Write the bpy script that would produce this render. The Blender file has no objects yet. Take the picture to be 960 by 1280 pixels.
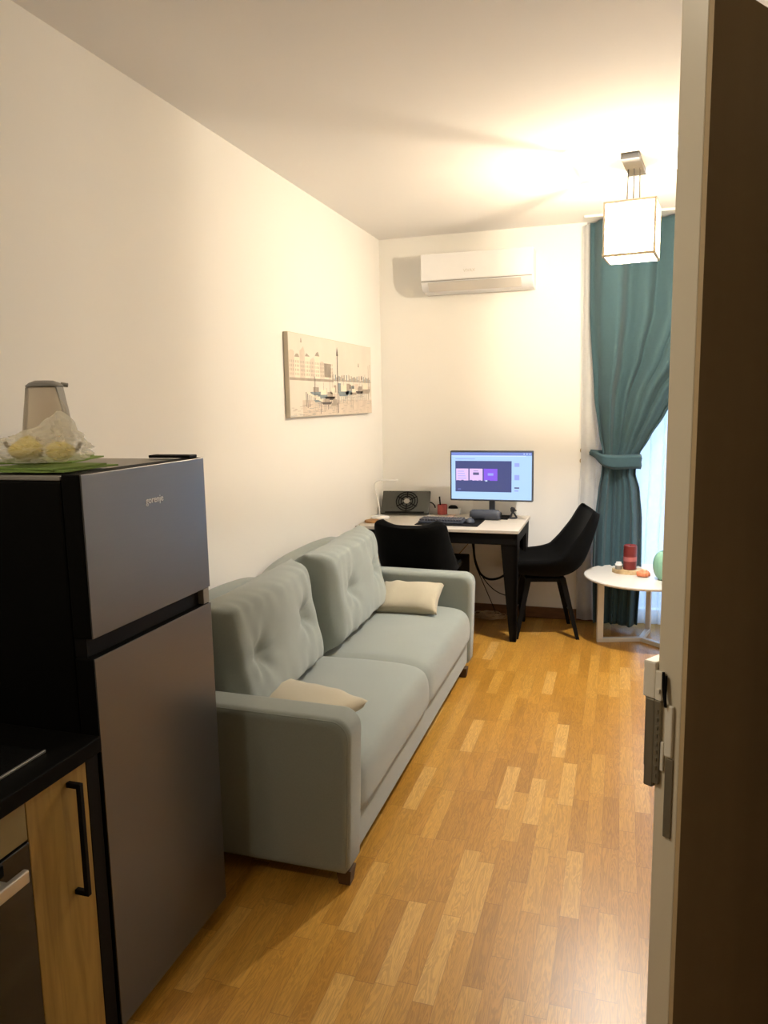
import bpy, bmesh, math, random
from mathutils import Vector, Matrix, noise, Quaternion
random.seed(7)
S = bpy.context.scene
COL = S.collection
PI = math.pi
MW = {}                      # world matrices of roots and parts

# ------------------------------------------------------------------ materials
def mat(name, col, rough=0.6, metal=0.0, spec=0.5, noise_amt=0.0, nscale=20.0, bump=0.0, bscale=200.0,
        emis=None, estr=0.0, trans=0.0, sheen=0.0, stretch=None, ior=1.45, coat=0.0):
    m = bpy.data.materials.new(name); m.use_nodes = True
    nt = m.node_tree; b = nt.nodes['Principled BSDF']
    b.inputs['Base Color'].default_value = (*col, 1)
    b.inputs['Roughness'].default_value = rough
    b.inputs['Metallic'].default_value = metal
    b.inputs['Specular IOR Level'].default_value = spec
    b.inputs['IOR'].default_value = ior
    b.inputs['Transmission Weight'].default_value = trans
    b.inputs['Coat Weight'].default_value = coat
    if sheen:
        b.inputs['Sheen Weight'].default_value = sheen
        b.inputs['Sheen Roughness'].default_value = 0.5
    tc = nt.nodes.new('ShaderNodeTexCoord')
    src = tc.outputs['Object']
    if stretch:
        mp = nt.nodes.new('ShaderNodeMapping'); mp.inputs['Scale'].default_value = stretch
        nt.links.new(src, mp.inputs[0]); src = mp.outputs[0]
    nz = nt.nodes.new('ShaderNodeTexNoise'); nz.inputs['Scale'].default_value = nscale
    nz.inputs['Detail'].default_value = 4
    nt.links.new(src, nz.inputs['Vector'])
    mx = nt.nodes.new('ShaderNodeMix'); mx.data_type = 'RGBA'
    k = noise_amt
    mx.inputs[6].default_value = (*[c*(1-k) for c in col], 1)
    mx.inputs[7].default_value = (*[min(1, c*(1+k)) for c in col], 1)
    nt.links.new(nz.outputs[0], mx.inputs[0]); nt.links.new(mx.outputs[2], b.inputs['Base Color'])
    if bump:
        n2 = nt.nodes.new('ShaderNodeTexNoise'); n2.inputs['Scale'].default_value = bscale
        n2.inputs['Detail'].default_value = 3
        nt.links.new(tc.outputs['Object'], n2.inputs['Vector'])
        bp = nt.nodes.new('ShaderNodeBump'); bp.inputs['Strength'].default_value = bump
        bp.inputs['Distance'].default_value = 0.004
        nt.links.new(n2.outputs[0], bp.inputs['Height']); nt.links.new(bp.outputs[0], b.inputs['Normal'])
    if emis:
        b.inputs['Emission Color'].default_value = (*emis, 1); b.inputs['Emission Strength'].default_value = estr
    return m

def wood_mat(name, dark, light, rough=0.5, sc=(14, 14, 1.2), knots=True):
    m = bpy.data.materials.new(name); m.use_nodes = True
    nt = m.node_tree; b = nt.nodes['Principled BSDF']; b.inputs['Roughness'].default_value = rough
    tc = nt.nodes.new('ShaderNodeTexCoord'); mp = nt.nodes.new('ShaderNodeMapping')
    mp.inputs['Scale'].default_value = sc
    nt.links.new(tc.outputs['Object'], mp.inputs[0])
    nz = nt.nodes.new('ShaderNodeTexNoise'); nz.inputs['Scale'].default_value = 2.2
    nz.inputs['Detail'].default_value = 7; nz.inputs['Distortion'].default_value = 0.8
    nt.links.new(mp.outputs[0], nz.inputs['Vector'])
    cr = nt.nodes.new('ShaderNodeValToRGB'); e = cr.color_ramp.elements
    e[0].position = .32; e[0].color = (*dark, 1); e[1].position = .66; e[1].color = (*light, 1)
    nt.links.new(nz.outputs[0], cr.inputs[0])
    out = cr.outputs[0]
    if knots:
        v = nt.nodes.new('ShaderNodeTexVoronoi'); v.inputs['Scale'].default_value = 7
        mp2 = nt.nodes.new('ShaderNodeMapping'); mp2.inputs['Scale'].default_value = (1.6, 1.6, .8)
        nt.links.new(tc.outputs['Object'], mp2.inputs[0]); nt.links.new(mp2.outputs[0], v.inputs['Vector'])
        c2 = nt.nodes.new('ShaderNodeValToRGB'); q = c2.color_ramp.elements
        q[0].position = .03; q[0].color = (.25, .18, .12, 1); q[1].position = .12; q[1].color = (1, 1, 1, 1)
        nt.links.new(v.outputs['Distance'], c2.inputs[0])
        mm = nt.nodes.new('ShaderNodeMix'); mm.data_type = 'RGBA'; mm.blend_type = 'MULTIPLY'
        mm.inputs[0].default_value = .8
        nt.links.new(out, mm.inputs[6]); nt.links.new(c2.outputs[0], mm.inputs[7]); out = mm.outputs[2]
    nt.links.new(out, b.inputs['Base Color'])
    return m

def parquet_mat():
    m = bpy.data.materials.new('oak_parquet'); m.use_nodes = True
    nt = m.node_tree; N = nt.nodes; L = nt.links; b = N['Principled BSDF']
    tc = N.new('ShaderNodeTexCoord')
    sep = N.new('ShaderNodeSeparateXYZ'); L.new(tc.outputs['Object'], sep.inputs[0])
    def math_(op, a, bb=None, c=None):
        n = N.new('ShaderNodeMath'); n.operation = op
        for i, v in enumerate((a, bb, c)):
            if v is None: continue
            if isinstance(v, (int, float)): n.inputs[i].default_value = v
            else: L.new(v, n.inputs[i])
        return n.outputs[0]
    W, LEN = .060, .37
    col = math_('FLOOR', math_('DIVIDE', sep.outputs['X'], W))
    wn = N.new('ShaderNodeTexWhiteNoise'); wn.noise_dimensions = '1D'; L.new(col, wn.inputs['W'])
    yoff = math_('ADD', math_('DIVIDE', sep.outputs['Y'], LEN), math_('MULTIPLY', wn.outputs['Value'], 3.7))
    row = math_('FLOOR', yoff)
    cmb = N.new('ShaderNodeCombineXYZ'); L.new(col, cmb.inputs[0]); L.new(row, cmb.inputs[1])
    wn2 = N.new('ShaderNodeTexWhiteNoise'); wn2.noise_dimensions = '2D'; L.new(cmb.outputs[0], wn2.inputs['Vector'])
    ramp = N.new('ShaderNodeValToRGB'); e = ramp.color_ramp.elements
    e[0].position = 0; e[0].color = (.36, .170, .020, 1); e[1].position = 1; e[1].color = (.55, .32, .085, 1)
    x = e.new(.3); x.color = (.42, .205, .028, 1)
    x = e.new(.86); x.color = (.48, .255, .044, 1)
    L.new(wn2.outputs['Value'], ramp.inputs[0])
    # grain: long streaks along y, shifted from stave to stave
    add = N.new('ShaderNodeVectorMath'); add.operation = 'ADD'
    mul = N.new('ShaderNodeVectorMath'); mul.operation = 'SCALE'; mul.inputs['Scale'].default_value = 7.3
    L.new(wn2.outputs['Color'], mul.inputs[0]); L.new(mul.outputs[0], add.inputs[0]); L.new(tc.outputs['Object'], add.inputs[1])
    mp = N.new('ShaderNodeMapping'); mp.inputs['Scale'].default_value = (26, 2.2, 1); L.new(add.outputs[0], mp.inputs[0])
    nz = N.new('ShaderNodeTexNoise'); nz.inputs['Scale'].default_value = 1.6; nz.inputs['Detail'].default_value = 6
    nz.inputs['Distortion'].default_value = 1.6; L.new(mp.outputs[0], nz.inputs['Vector'])
    wv = math_('SINE', math_('MULTIPLY', nz.outputs[0], 48))
    g = N.new('ShaderNodeMapRange'); g.inputs[1].default_value = -1; g.inputs[2].default_value = 1
    g.inputs[3].default_value = .80; g.inputs[4].default_value = 1.10; L.new(wv, g.inputs[0])
    mx = N.new('ShaderNodeMix'); mx.data_type = 'RGBA'; mx.blend_type = 'MULTIPLY'; mx.inputs[0].default_value = 1
    L.new(ramp.outputs[0], mx.inputs[6]); L.new(g.outputs[0], mx.inputs[7])
    # seams
    fx = math_('ABSOLUTE', math_('SUBTRACT', math_('FRACT', math_('DIVIDE', sep.outputs['X'], W)), .5))
    fy = math_('ABSOLUTE', math_('SUBTRACT', math_('FRACT', yoff), .5))
    seam = math_('MAXIMUM', math_('GREATER_THAN', fx, .487), math_('GREATER_THAN', fy, .4965))
    m2 = N.new('ShaderNodeMix'); m2.data_type = 'RGBA'; m2.inputs[7].default_value = (.20, .09, .02, 1)
    L.new(math_('MULTIPLY', seam, .55), m2.inputs[0]); L.new(mx.outputs[2], m2.inputs[6])
    L.new(m2.outputs[2], b.inputs['Base Color'])
    b.inputs['Roughness'].default_value = .34
    b.inputs['Specular IOR Level'].default_value = .55
    return m

M = {}
M['wall'] = mat('wall_paint', (.84, .83, .80), .85, noise_amt=.012, nscale=3, bump=.05, bscale=60)
M['tile'] = mat('hallway_taupe_wall', (.30, .25, .18), .6, noise_amt=.05, nscale=4)
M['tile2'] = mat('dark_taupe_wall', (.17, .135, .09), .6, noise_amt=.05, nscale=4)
M['ceil'] = mat('ceiling_paint', (.82, .805, .79), .9, noise_amt=.01, nscale=2, bump=.04, bscale=50)
M['floor'] = parquet_mat()
M['skirt'] = wood_mat('skirting_wood', (.11, .045, .015), (.19, .085, .03), .45, (3, 3, 20), False)
M['whitetrim'] = mat('white_lacquer', (.78, .77, .73), .35, noise_amt=.01)
M['sage'] = mat('sage_upholstery', (.252, .283, .255), .95, noise_amt=.13, nscale=320, bump=.5, bscale=700, sheen=.35)
M['sagepipe'] = mat('sage_piping', (.23, .28, .25), .9, noise_amt=.1, nscale=300)
M['beige'] = mat('beige_linen', (.43, .385, .28), .95, noise_amt=.12, nscale=260, bump=.5, bscale=600, sheen=.2)
M['black'] = mat('matt_black', (.0045, .004, .0038), .6, spec=.12, noise_amt=.1, nscale=40)
M['blackgloss'] = mat('black_glass', (.006, .006, .006), .08, noise_amt=.05)
M['fridgeblack'] = mat('fridge_side_black', (.003, .0028, .0025), .55, spec=.06, noise_amt=.1, nscale=60)
M['inox'] = mat('fridge_grey_steel', (.115, .112, .112), .30, .7, noise_amt=.035, nscale=8, stretch=(1, 1, 30))
M['inoxlight'] = mat('brushed_steel', (.50, .49, .46), .35, .85, noise_amt=.04, nscale=30)
M['greyplast'] = mat('grey_plastic', (.22, .205, .18), .45, noise_amt=.06)
M['oak'] = wood_mat('kitchen_oak', (.20, .12, .022), (.34, .215, .048), .5)
M['velvet'] = mat('black_velvet', (.0035, .0035, .0035), .9, spec=.05, noise_amt=.3, nscale=30, sheen=.02)
M['desktop'] = mat('desk_pale_wood', (.50, .455, .39), .4, noise_amt=.07, nscale=4, stretch=(1, 12, 1))
M['whitemetal'] = mat('white_powder_coat', (.60, .575, .53), .4, noise_amt=.02)
M['whiteplast'] = mat('white_plastic', (.80, .79, .77), .3, noise_amt=.01)
M['ac'] = mat('air_conditioner_white', (.74, .75, .77), .25, noise_amt=.008)
M['acgrey'] = mat('air_conditioner_flap', (.55, .53, .50), .4, noise_amt=.02)
M['teal'] = mat('teal_curtain_cloth', (.038, .084, .104), .9, noise_amt=.12, nscale=60, bump=.2, bscale=500, sheen=.08)
M['red'] = mat('red_wax', (.15, .017, .015), .45, noise_amt=.12, nscale=25)
M['pink'] = mat('pink_band', (.38, .11, .11), .6, noise_amt=.05)
M['green'] = mat('green_glaze', (.26, .50, .36), .25, noise_amt=.12, nscale=6)
M['tray'] = wood_mat('bark_tray', (.40, .26, .12), (.68, .52, .30), .7, (8, 8, 8), False)
M['orange'] = mat('orange_shell', (.80, .26, .12), .5, noise_amt=.25, nscale=40)
M['brown'] = wood_mat('cork_brown', (.25, .12, .04), (.38, .20, .07), .8, (10, 10, 10), False)
M['doordark'] = mat('door_brown_laminate', (.55, .41, .23), .6, noise_amt=.12, nscale=5, stretch=(3, 3, .4))
M['doorwhite'] = mat('door_cream_lacquer', (.76, .68, .52), .30, noise_amt=.03, nscale=10)
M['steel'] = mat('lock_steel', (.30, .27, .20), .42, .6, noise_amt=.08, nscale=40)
M['locklit'] = mat('lock_lit_cream', (.85, .80, .68), .35, noise_amt=.04)  # pale tone holding the lamplight on the upper lock parts
M['brass'] = mat('brass', (.34, .24, .11), .35, .7, noise_amt=.05)
M['chrome'] = mat('pewter_metal', (.08, .073, .062), .5, .0, noise_amt=.04)
M['lampwood'] = mat('lamp_frame_cream', (.55, .46, .33), .5, noise_amt=.08)
M['greencloth'] = mat('green_cloth', (.17, .26, .06), .9, noise_amt=.25, nscale=30, bump=.3)
M['yellow'] = mat('yellow_fruit', (.62, .48, .06), .45, noise_amt=.3, nscale=14)
M['stem'] = mat('fruit_stem', (.09, .05, .02), .8, noise_amt=.2)
M['fan'] = mat('cooling_pad_grey', (.045, .045, .036), .5, noise_amt=.15, nscale=80)
M['keys'] = mat('keycap_grey', (.05, .052, .065), .45, noise_amt=.1)
M['slate'] = mat('slate_plastic', (.045, .052, .07), .5, noise_amt=.12)
M['cupred'] = mat('red_mesh', (.48, .10, .09), .5, noise_amt=.2, nscale=90)
M['paper'] = mat('pinkish_paper', (.66, .47, .38), .8, noise_amt=.12, nscale=20)
M['copper'] = mat('copper_cable', (.50, .36, .22), .4, noise_amt=.2, nscale=40)
M['fluff'] = mat('grey_pale', (.5, .5, .5), .8, noise_amt=.1)
# translucent cloth / shade / glass
def translucent(name, col, transp, tcol=None, bump=False):
    m = bpy.data.materials.new(name); m.use_nodes = True
    nt = m.node_tree; N = nt.nodes; L = nt.links
    for n in list(N):
        if n.type != 'OUTPUT_MATERIAL': N.remove(n)
    out = N['Material Output']
    d = N.new('ShaderNodeBsdfDiffuse'); t = N.new('ShaderNodeBsdfTranslucent'); tr = N.new('ShaderNodeBsdfTransparent')
    nz = N.new('ShaderNodeTexNoise'); nz.inputs['Scale'].default_value = 35; nz.inputs['Detail'].default_value = 4
    tc = N.new('ShaderNodeTexCoord'); L.new(tc.outputs['Object'], nz.inputs['Vector'])
    mx = N.new('ShaderNodeMix'); mx.data_type = 'RGBA'
    mx.inputs[6].default_value = (*[c*.86 for c in col], 1); mx.inputs[7].default_value = (*col, 1)
    L.new(nz.outputs[0], mx.inputs[0]); L.new(mx.outputs[2], d.inputs[0]); L.new(mx.outputs[2], t.inputs[0])
    tr.inputs[0].default_value = (*(tcol or (1, 1, 1)), 1)
    a = N.new('ShaderNodeMixShader'); a.inputs[0].default_value = .5; L.new(d.outputs[0], a.inputs[1]); L.new(t.outputs[0], a.inputs[2])
    c = N.new('ShaderNodeMixShader'); c.inputs[0].default_value = transp; L.new(a.outputs[0], c.inputs[1]); L.new(tr.outputs[0], c.inputs[2])
    L.new(c.outputs[0], out.inputs[0])
    return m
M['sheer'] = translucent('sheer_voile', (.86, .88, .90), .30)
M['shade'] = translucent('capiz_panel', (.42, .34, .22), .62, (1, .95, .86))
M['bag'] = translucent('crinkled_plastic', (.92, .88, .78), .66)
def clear(name, col, rough=.05, t=.8):
    m = bpy.data.materials.new(name); m.use_nodes = True
    nt = m.node_tree; N = nt.nodes; L = nt.links; b = N['Principled BSDF']
    b.inputs['Base Color'].default_value = (*col, 1); b.inputs['Roughness'].default_value = rough
    tr = N.new('ShaderNodeBsdfTransparent'); tr.inputs[0].default_value = (*[min(1, .6+.4*c) for c in col], 1)
    mx = N.new('ShaderNodeMixShader'); mx.inputs[0].default_value = t
    L.new(b.outputs[0], mx.inputs[1]); L.new(tr.outputs[0], mx.inputs[2]); L.new(mx.outputs[0], N['Material Output'].inputs[0])
    return m
M['glass'] = clear('clear_plastic', (.80, .72, .60), .08, .72)
M['pane'] = clear('window_glass', (.9, .95, 1), .02, .93)
def emit(name, col, s):
    m = bpy.data.materials.new(name); m.use_nodes = True
    nt = m.node_tree; b = nt.nodes['Principled BSDF']
    b.inputs['Base Color'].default_value = (.02, .02, .02, 1); b.inputs['Roughness'].default_value = .35
    b.inputs['Emission Color'].default_value = (*col, 1); b.inputs['Emission Strength'].default_value = s
    return m
M['bulb'] = emit('bulb_glow', (1, .86, .62), 42)

# ------------------------------------------------------------------ helpers
def W(parent):
    return MW.get(parent.name, Matrix()) if parent else Matrix()

def build(name, bm, m, parent=None, smooth=False, world=True, mods=None):
    """link a bmesh as one mesh object; world=True: coordinates are world ones, else local to the parent"""
    me = bpy.data.meshes.new(name)
    if parent and world: bmesh.ops.transform(bm, matrix=W(parent).inverted(), verts=bm.verts)
    if not parent and world:
        # origin at the base centre
        xs = [v.co for v in bm.verts]
        c = Vector(((min(v.x for v in xs)+max(v.x for v in xs))/2, (min(v.y for v in xs)+max(v.y for v in xs))/2, min(v.z for v in xs)))
        bmesh.ops.translate(bm, vec=-c, verts=bm.verts)
    bmesh.ops.recalc_face_normals(bm, faces=bm.faces)
    bm.to_mesh(me); bm.free()
    ms = m if isinstance(m, (list, tuple)) else [m]
    for q in ms: me.materials.append(q)
    if smooth:
        for p in me.polygons: p.use_smooth = True
    o = bpy.data.objects.new(name, me); COL.objects.link(o)
    if parent:
        o.parent = parent; MW[o.name] = W(parent).copy()
    elif world:
        o.location = c; MW[o.name] = Matrix.Translation(c)
    return o

def autosmooth(o, ang=40):
    me = o.data
    for p in me.polygons: p.use_smooth = True
    bm = bmesh.new(); bm.from_mesh(me)
    for e in bm.edges:
        if len(e.link_faces) == 2 and e.calc_face_angle(0) > math.radians(ang): e.smooth = False
    bm.to_mesh(me); bm.free()
    return o

def root(name, loc, label, cat, group=None, rot=0):
    o = bpy.data.objects.new(name, None); COL.objects.link(o)
    o.empty_display_size = .1
    o.location = loc; o.rotation_euler = (0, 0, rot)
    o['label'] = label; o['category'] = cat
    if group: o['group'] = group
    MW[o.name] = Matrix.Translation(Vector(loc)) @ Matrix.Rotation(rot, 4, 'Z')
    return o
def tag(o, label, cat, group=None):
    o['label'] = label; o['category'] = cat
    if group: o['group'] = group
    return o
def struct(o, label=None):
    o['kind'] = 'structure'
    if label: o['label'] = label; 
    return o

def box(bm, x0, x1, y0, y1, z0, z1, bev=0.0, seg=2, mx=None, mi=0):
    r = bmesh.ops.create_cube(bm, size=1)
    vs = r['verts']
    T = Matrix.Translation(((x0+x1)/2, (y0+y1)/2, (z0+z1)/2)) @ Matrix.Diagonal((abs(x1-x0), abs(y1-y0), abs(z1-z0), 1))
    if mx is not None: T = mx @ T
    bmesh.ops.transform(bm, matrix=T, verts=vs)
    fs = list({f for v in vs for f in v.link_faces})
    for f in fs: f.material_index = mi
    if bev:
        es = list({e for v in vs for e in v.link_edges})
        bmesh.ops.bevel(bm, geom=es, offset=bev, segments=seg, affect='EDGES', profile=.5, material=-1)
    return bm
def B(*a, **k):
    return box(bmesh.new(), *a, **k)

def quadbox(bm, bot, top):
    """frustum-like solid from 4 bottom and 4 top points"""
    vs = [bm.verts.new(p) for p in bot+top]
    n = len(bot)
    bm.faces.new(vs[:n][::-1]); bm.faces.new(vs[n:])
    for i in range(n): bm.faces.new((vs[i], vs[(i+1) % n], vs[n+(i+1) % n], vs[n+i]))
    return bm

def prism(bm, prof, axis, a0, a1, bev=0):
    """extrude a 2-D profile along an axis ('x','y','z')"""
    def P(p, a):
        return {'y': (p[0], a, p[1]), 'x': (a, p[0], p[1]), 'z': (p[0], p[1], a)}[axis]
    v0 = [bm.verts.new(P(p, a0)) for p in prof]; v1 = [bm.verts.new(P(p, a1)) for p in prof]
    f0 = bm.faces.new(v0); f1 = bm.faces.new(v1[::-1]); n = len(prof)
    for i in range(n): bm.faces.new((v0[i], v1[i], v1[(i+1) % n], v0[(i+1) % n]))
    if bev:
        es = list(set(f0.edges) | set(f1.edges))
        bmesh.ops.bevel(bm, geom=es, offset=bev, segments=3, affect='EDGES', profile=.5)
    return bm

def tube(bm, pts, r, n=8, cap=True, r2=None):
    pts = [Vector(p) for p in pts]; rings = []
    up = Vector((0, 0, 1)); prev = None
    for i, p in enumerate(pts):
        if i == 0: t = pts[1]-p
        elif i == len(pts)-1: t = p-pts[i-1]
        else: t = (pts[i+1]-p).normalized()+(p-pts[i-1]).normalized()
        t.normalize()
        if prev is None:
            a = t.cross(up)
            if a.length < 1e-3: a = t.cross(Vector((1, 0, 0)))
        else: a = prev-t*prev.dot(t)
        a.normalize(); prev = a; b = t.cross(a)
        rr = r if r2 is None else r+(r2-r)*i/(len(pts)-1)
        rings.append([bm.verts.new(p+(a*math.cos(2*PI*k/n)+b*math.sin(2*PI*k/n))*rr) for k in range(n)])
    for q in range(len(rings)-1):
        for k in range(n):
            bm.faces.new((rings[q][k], rings[q][(k+1) % n], rings[q+1][(k+1) % n], rings[q+1][k]))
    if cap: bm.faces.new(rings[0][::-1]); bm.faces.new(rings[-1])
    return bm

def spline(pts, k=8):
    pts = [Vector(p) for p in pts]; out = []
    for i in range(len(pts)-1):
        p0 = pts[max(i-1, 0)]; p1 = pts[i]; p2 = pts[i+1]; p3 = pts[min(i+2, len(pts)-1)]
        for j in range(k):
            t = j/k
            out.append(.5*((2*p1)+(-p0+p2)*t+(2*p0-5*p1+4*p2-p3)*t*t+(-p0+3*p1-3*p2+p3)*t**3))
    out.append(pts[-1]); return out

def lathe(bm, prof, c=(0, 0, 0), n=40, sx=1, sy=1, close=True):
    c = Vector(c); rings = []
    for r, z in prof:
        if r < 1e-5: rings.append([bm.verts.new(c+Vector((0, 0, z)))])
        else: rings.append([bm.verts.new(c+Vector((r*sx*math.cos(2*PI*k/n), r*sy*math.sin(2*PI*k/n), z))) for k in range(n)])
    for a, b in zip(rings, rings[1:]):
        for k in range(n):
            k2 = (k+1) % n
            if len(a) == 1 and len(b) == 1: continue
            if len(a) == 1: bm.faces.new((a[0], b[k], b[k2]))
            elif len(b) == 1: bm.faces.new((a[k], a[k2], b[0]))
            else: bm.faces.new((a[k], a[k2], b[k2], b[k]))
    return bm

def pillow(w, h, t, mx, dimples=(), nx=44, ny=30, wr=.0, corner=.10, edge=.0, seed=0, flat=2.6):
    """a stuffed cushion: rounded rectangle outline with pulled corners, two bulging faces and a seam"""
    bm = bmesh.new(); grid = {}
    for side in (1, -1):
        for i in range(nx+1):
            for j in range(ny+1):
                u = -1+2*i/nx; v = -1+2*j/ny
                bd = (i in (0, nx) or j in (0, ny))
                if bd and side == -1: grid[side, i, j] = grid[1, i, j]; continue
                # the outline sags between the corners
                x = u*(w/2)*(1-corner*(1-v*v)*.0-corner*.35*(v*v)*0) ; y = v*(h/2)
                x *= 1-corner*.30*(1-abs(v)**2)*1.0*(abs(u)**4)
                y *= 1-corner*.45*(1-abs(u)**2)*1.0*(abs(v)**4)
                bulge = (max(0, 1-abs(u)**flat)**.5)*(max(0, 1-abs(v)**flat)**.5)
                z = side*(t/2)*(bulge**.8)+side*edge*(0 if bd else min(1, 6*min(1-abs(u), 1-abs(v))))
                for (du, dv, dd) in dimples:
                    d2 = ((x-du)**2+(y-dv)**2)
                    if side == 1:
                        z -= dd*math.exp(-d2/.0028)+dd*.55*math.exp(-d2/.03)
                        ang = math.atan2(y-dv, x-du)
                        z += .006*math.sin(ang*6+du*9)*math.exp(-d2/.02)*(1-math.exp(-d2/.0006))
                n1 = noise.noise(Vector((x*5+seed, y*5, side*2.)))
                n2 = noise.noise(Vector((x*16+seed, y*5, side*2.+5)))
                rim = (abs(u)**3+abs(v)**3)*.5
                if not bd: z += side*(n1*.010+n2*wr*rim*2)
                grid[side, i, j] = bm.verts.new(mx @ Vector((x, y, z)))
    for side in (1, -1):
        for i in range(nx):
            for j in range(ny):
                q = [grid[side, i, j], grid[side, i+1, j], grid[side, i+1, j+1], grid[side, i, j+1]]
                if len(set(q)) == 4: bm.faces.new(q if side == 1 else q[::-1])
    return bm

def basis(o, ex, ey, ez):
    return Matrix(((ex[0], ey[0], ez[0], o[0]), (ex[1], ey[1], ez[1], o[1]), (ex[2], ey[2], ez[2], o[2]), (0, 0, 0, 1)))

def text(name, s, size, mx, m, parent, ext=.0006):
    cu = bpy.data.curves.new(name, 'FONT'); cu.body = s; cu.size = size; cu.extrude = ext; cu.align_x = 'CENTER'; cu.align_y = 'CENTER'
    tmp = bpy.data.objects.new(name+'_tmp', cu); COL.objects.link(tmp)
    dg = bpy.context.evaluated_depsgraph_get(); dg.update()
    me = bpy.data.meshes.new_from_object(tmp.evaluated_get(dg))
    bpy.data.objects.remove(tmp); bpy.data.curves.remove(cu)
    bm = bmesh.new(); bm.from_mesh(me); bpy.data.meshes.remove(me)
    bmesh.ops.transform(bm, matrix=mx, verts=bm.verts)
    return build(name, bm, m, parent)

# ------------------------------------------------------------------ the room
D = 5.618; H = 2.835; XR = 2.33; XF = 3.0; YN = -0.7
struct(build('floor', B(-.1, XF+.5, YN, D+.3, -.06, 0), M['floor'], world=False))
struct(build('ceiling', B(-.1, XF+.5, YN, D+.3, H, H+.1), M['ceil'], world=False))
struct(build('wall_left', B(-.1, 0, YN, D+.1, 0, H), M['wall'], world=False))
# back wall with the balcony-door opening x 1.72..2.72, z 0..2.45
bm = bmesh.new()
OX0, OX1, OZ = 1.74, 2.74, 2.40
box(bm, 0, OX0, D, D+.2, 0, H); box(bm, OX1, XF, D, D+.2, 0, H); box(bm, OX0, OX1, D, D+.2, OZ, H)
struct(build('wall_back', bm, M['wall'], world=False))
# right wall: far part, a step, near part with the doorway y .62..1.66
bm = bmesh.new()
box(bm, XF, XF+.1, 2.3, D+.1, 0, H); box(bm, XR+.1, XF+.5, 2.2, 2.3, 0, H)
struct(build('wall_right', bm, M['wall'], world=False))
bm = bmesh.new()
box(bm, XR, XR+.1, 1.70, 2.3, 0, H); box(bm, XR, XR+.1, YN, .84, 0, H); box(bm, XR, XR+.1, .84, 1.70, 2.14, H)
struct(build('wall_near_right', bm, M['tile2'], world=False))
struct(build('wall_bathroom', B(XR+1.1, XR+1.2, YN, 2.3, 0, H), M['tile'], world=False))
struct(build('wall_front', B(-.1, XF+.5, YN-.1, YN, 0, H), M['tile'], world=False))
# baseboards
struct(build('baseboard_back', B(0, OX0-.06, D-.014, D, 0, .085, .004), M['skirt'], world=False))
struct(build('baseboard_left', B(0, .014, 2.0, D-.014, 0, .085, .004), M['skirt'], world=False))
struct(build('baseboard_right', B(XF-.014, XF, 2.3, D, 0, .085, .004), M['skirt'], world=False))
# door frame of the doorway in the near right wall
bm = bmesh.new()
box(bm, XR-.02, XR+.12, 1.66, 1.73, 0, 2.17, .004); box(bm, XR-.02, XR+.12, .80, .87, 0, 2.17, .004); box(bm, XR-.02, XR+.12, .80, 1.73, 2.11, 2.18, .004)
struct(build('trim_1', bm, M['whitetrim'], world=False))

# balcony door: frame, panes
r = build('window_1', B(OX0, OX0+.07, D+.05, D+.12, 0, OZ, .005), M['whitetrim'])
struct(r)
bm = bmesh.new()
box(bm, OX1-.07, OX1, D+.05, D+.12, 0, OZ, .005); box(bm, OX0+.07, OX1-.07, D+.05, D+.12, OZ-.07, OZ, .005)
box(bm, OX0+.07, OX1-.07, D+.05, D+.12, 0, .10, .005)
build('frame', bm, M['whitetrim'], r)
build('pane', B(OX0+.07, OX1-.07, D+.08, D+.088, .10, OZ-.07), M['pane'], r)
bm = bmesh.new(); box(bm, OX0+.075, OX0+.10, D+.02, D+.045, 1.0, 1.14, .004); tube(bm, [(OX0+.087, D+.045, 1.1), (OX0+.087, D+.055, 1.1)], .012)
build('handle', bm, M['whitetrim'], r)

# ------------------------------------------------------------------ the open door in the foreground
al = math.radians(35)
ea = Vector((math.sin(al), math.cos(al), 0)); eb = Vector((-math.cos(al), math.sin(al), 0)); ez = Vector((0, 0, 1))
P0 = Vector((1.854, .98, 0))
DM = basis(P0, ea, eb, ez)
dr = build('door_1', B(0.0, .80, .0, .006, .012, 2.09, mx=DM), M['doordark'])
struct(dr)
build('leaf', B(0.0, .80, .0062, .040, .012, 2.09, .0015, mx=DM), M['doorwhite'], dr)
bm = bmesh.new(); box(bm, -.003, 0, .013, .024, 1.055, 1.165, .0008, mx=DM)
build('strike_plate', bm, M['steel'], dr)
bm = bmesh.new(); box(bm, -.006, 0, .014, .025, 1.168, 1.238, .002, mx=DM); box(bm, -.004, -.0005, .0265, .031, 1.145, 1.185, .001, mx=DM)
lb = build('plate_lit_end', bm, M['locklit'], dr); lb['label'] = 'upper end of the lock plate, coloured pale as if lit'  # lit top of the plate, its brightness put into the colour
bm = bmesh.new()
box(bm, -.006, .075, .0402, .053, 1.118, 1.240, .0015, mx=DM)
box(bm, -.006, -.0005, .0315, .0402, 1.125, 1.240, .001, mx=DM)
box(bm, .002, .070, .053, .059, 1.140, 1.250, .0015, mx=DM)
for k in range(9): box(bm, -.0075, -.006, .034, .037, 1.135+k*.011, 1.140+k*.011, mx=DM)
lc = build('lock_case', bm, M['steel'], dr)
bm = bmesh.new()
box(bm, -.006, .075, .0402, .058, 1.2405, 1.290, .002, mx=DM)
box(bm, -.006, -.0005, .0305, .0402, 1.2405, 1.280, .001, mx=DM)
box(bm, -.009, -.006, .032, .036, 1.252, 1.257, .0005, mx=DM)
build('case_lit_top', bm, M['locklit'], lc)['label'] = 'upper part of the lock case, coloured pale as if lit'  # pale colour stands for light on the case top, steel below
bm = bmesh.new()
tube(bm, spline([DM @ Vector(p) for p in [(-.004, .030, 1.280), (-.006, .028, 1.262), (-.007, .026, 1.25), (-.007, .024, 1.236)]]), .0018)
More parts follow.
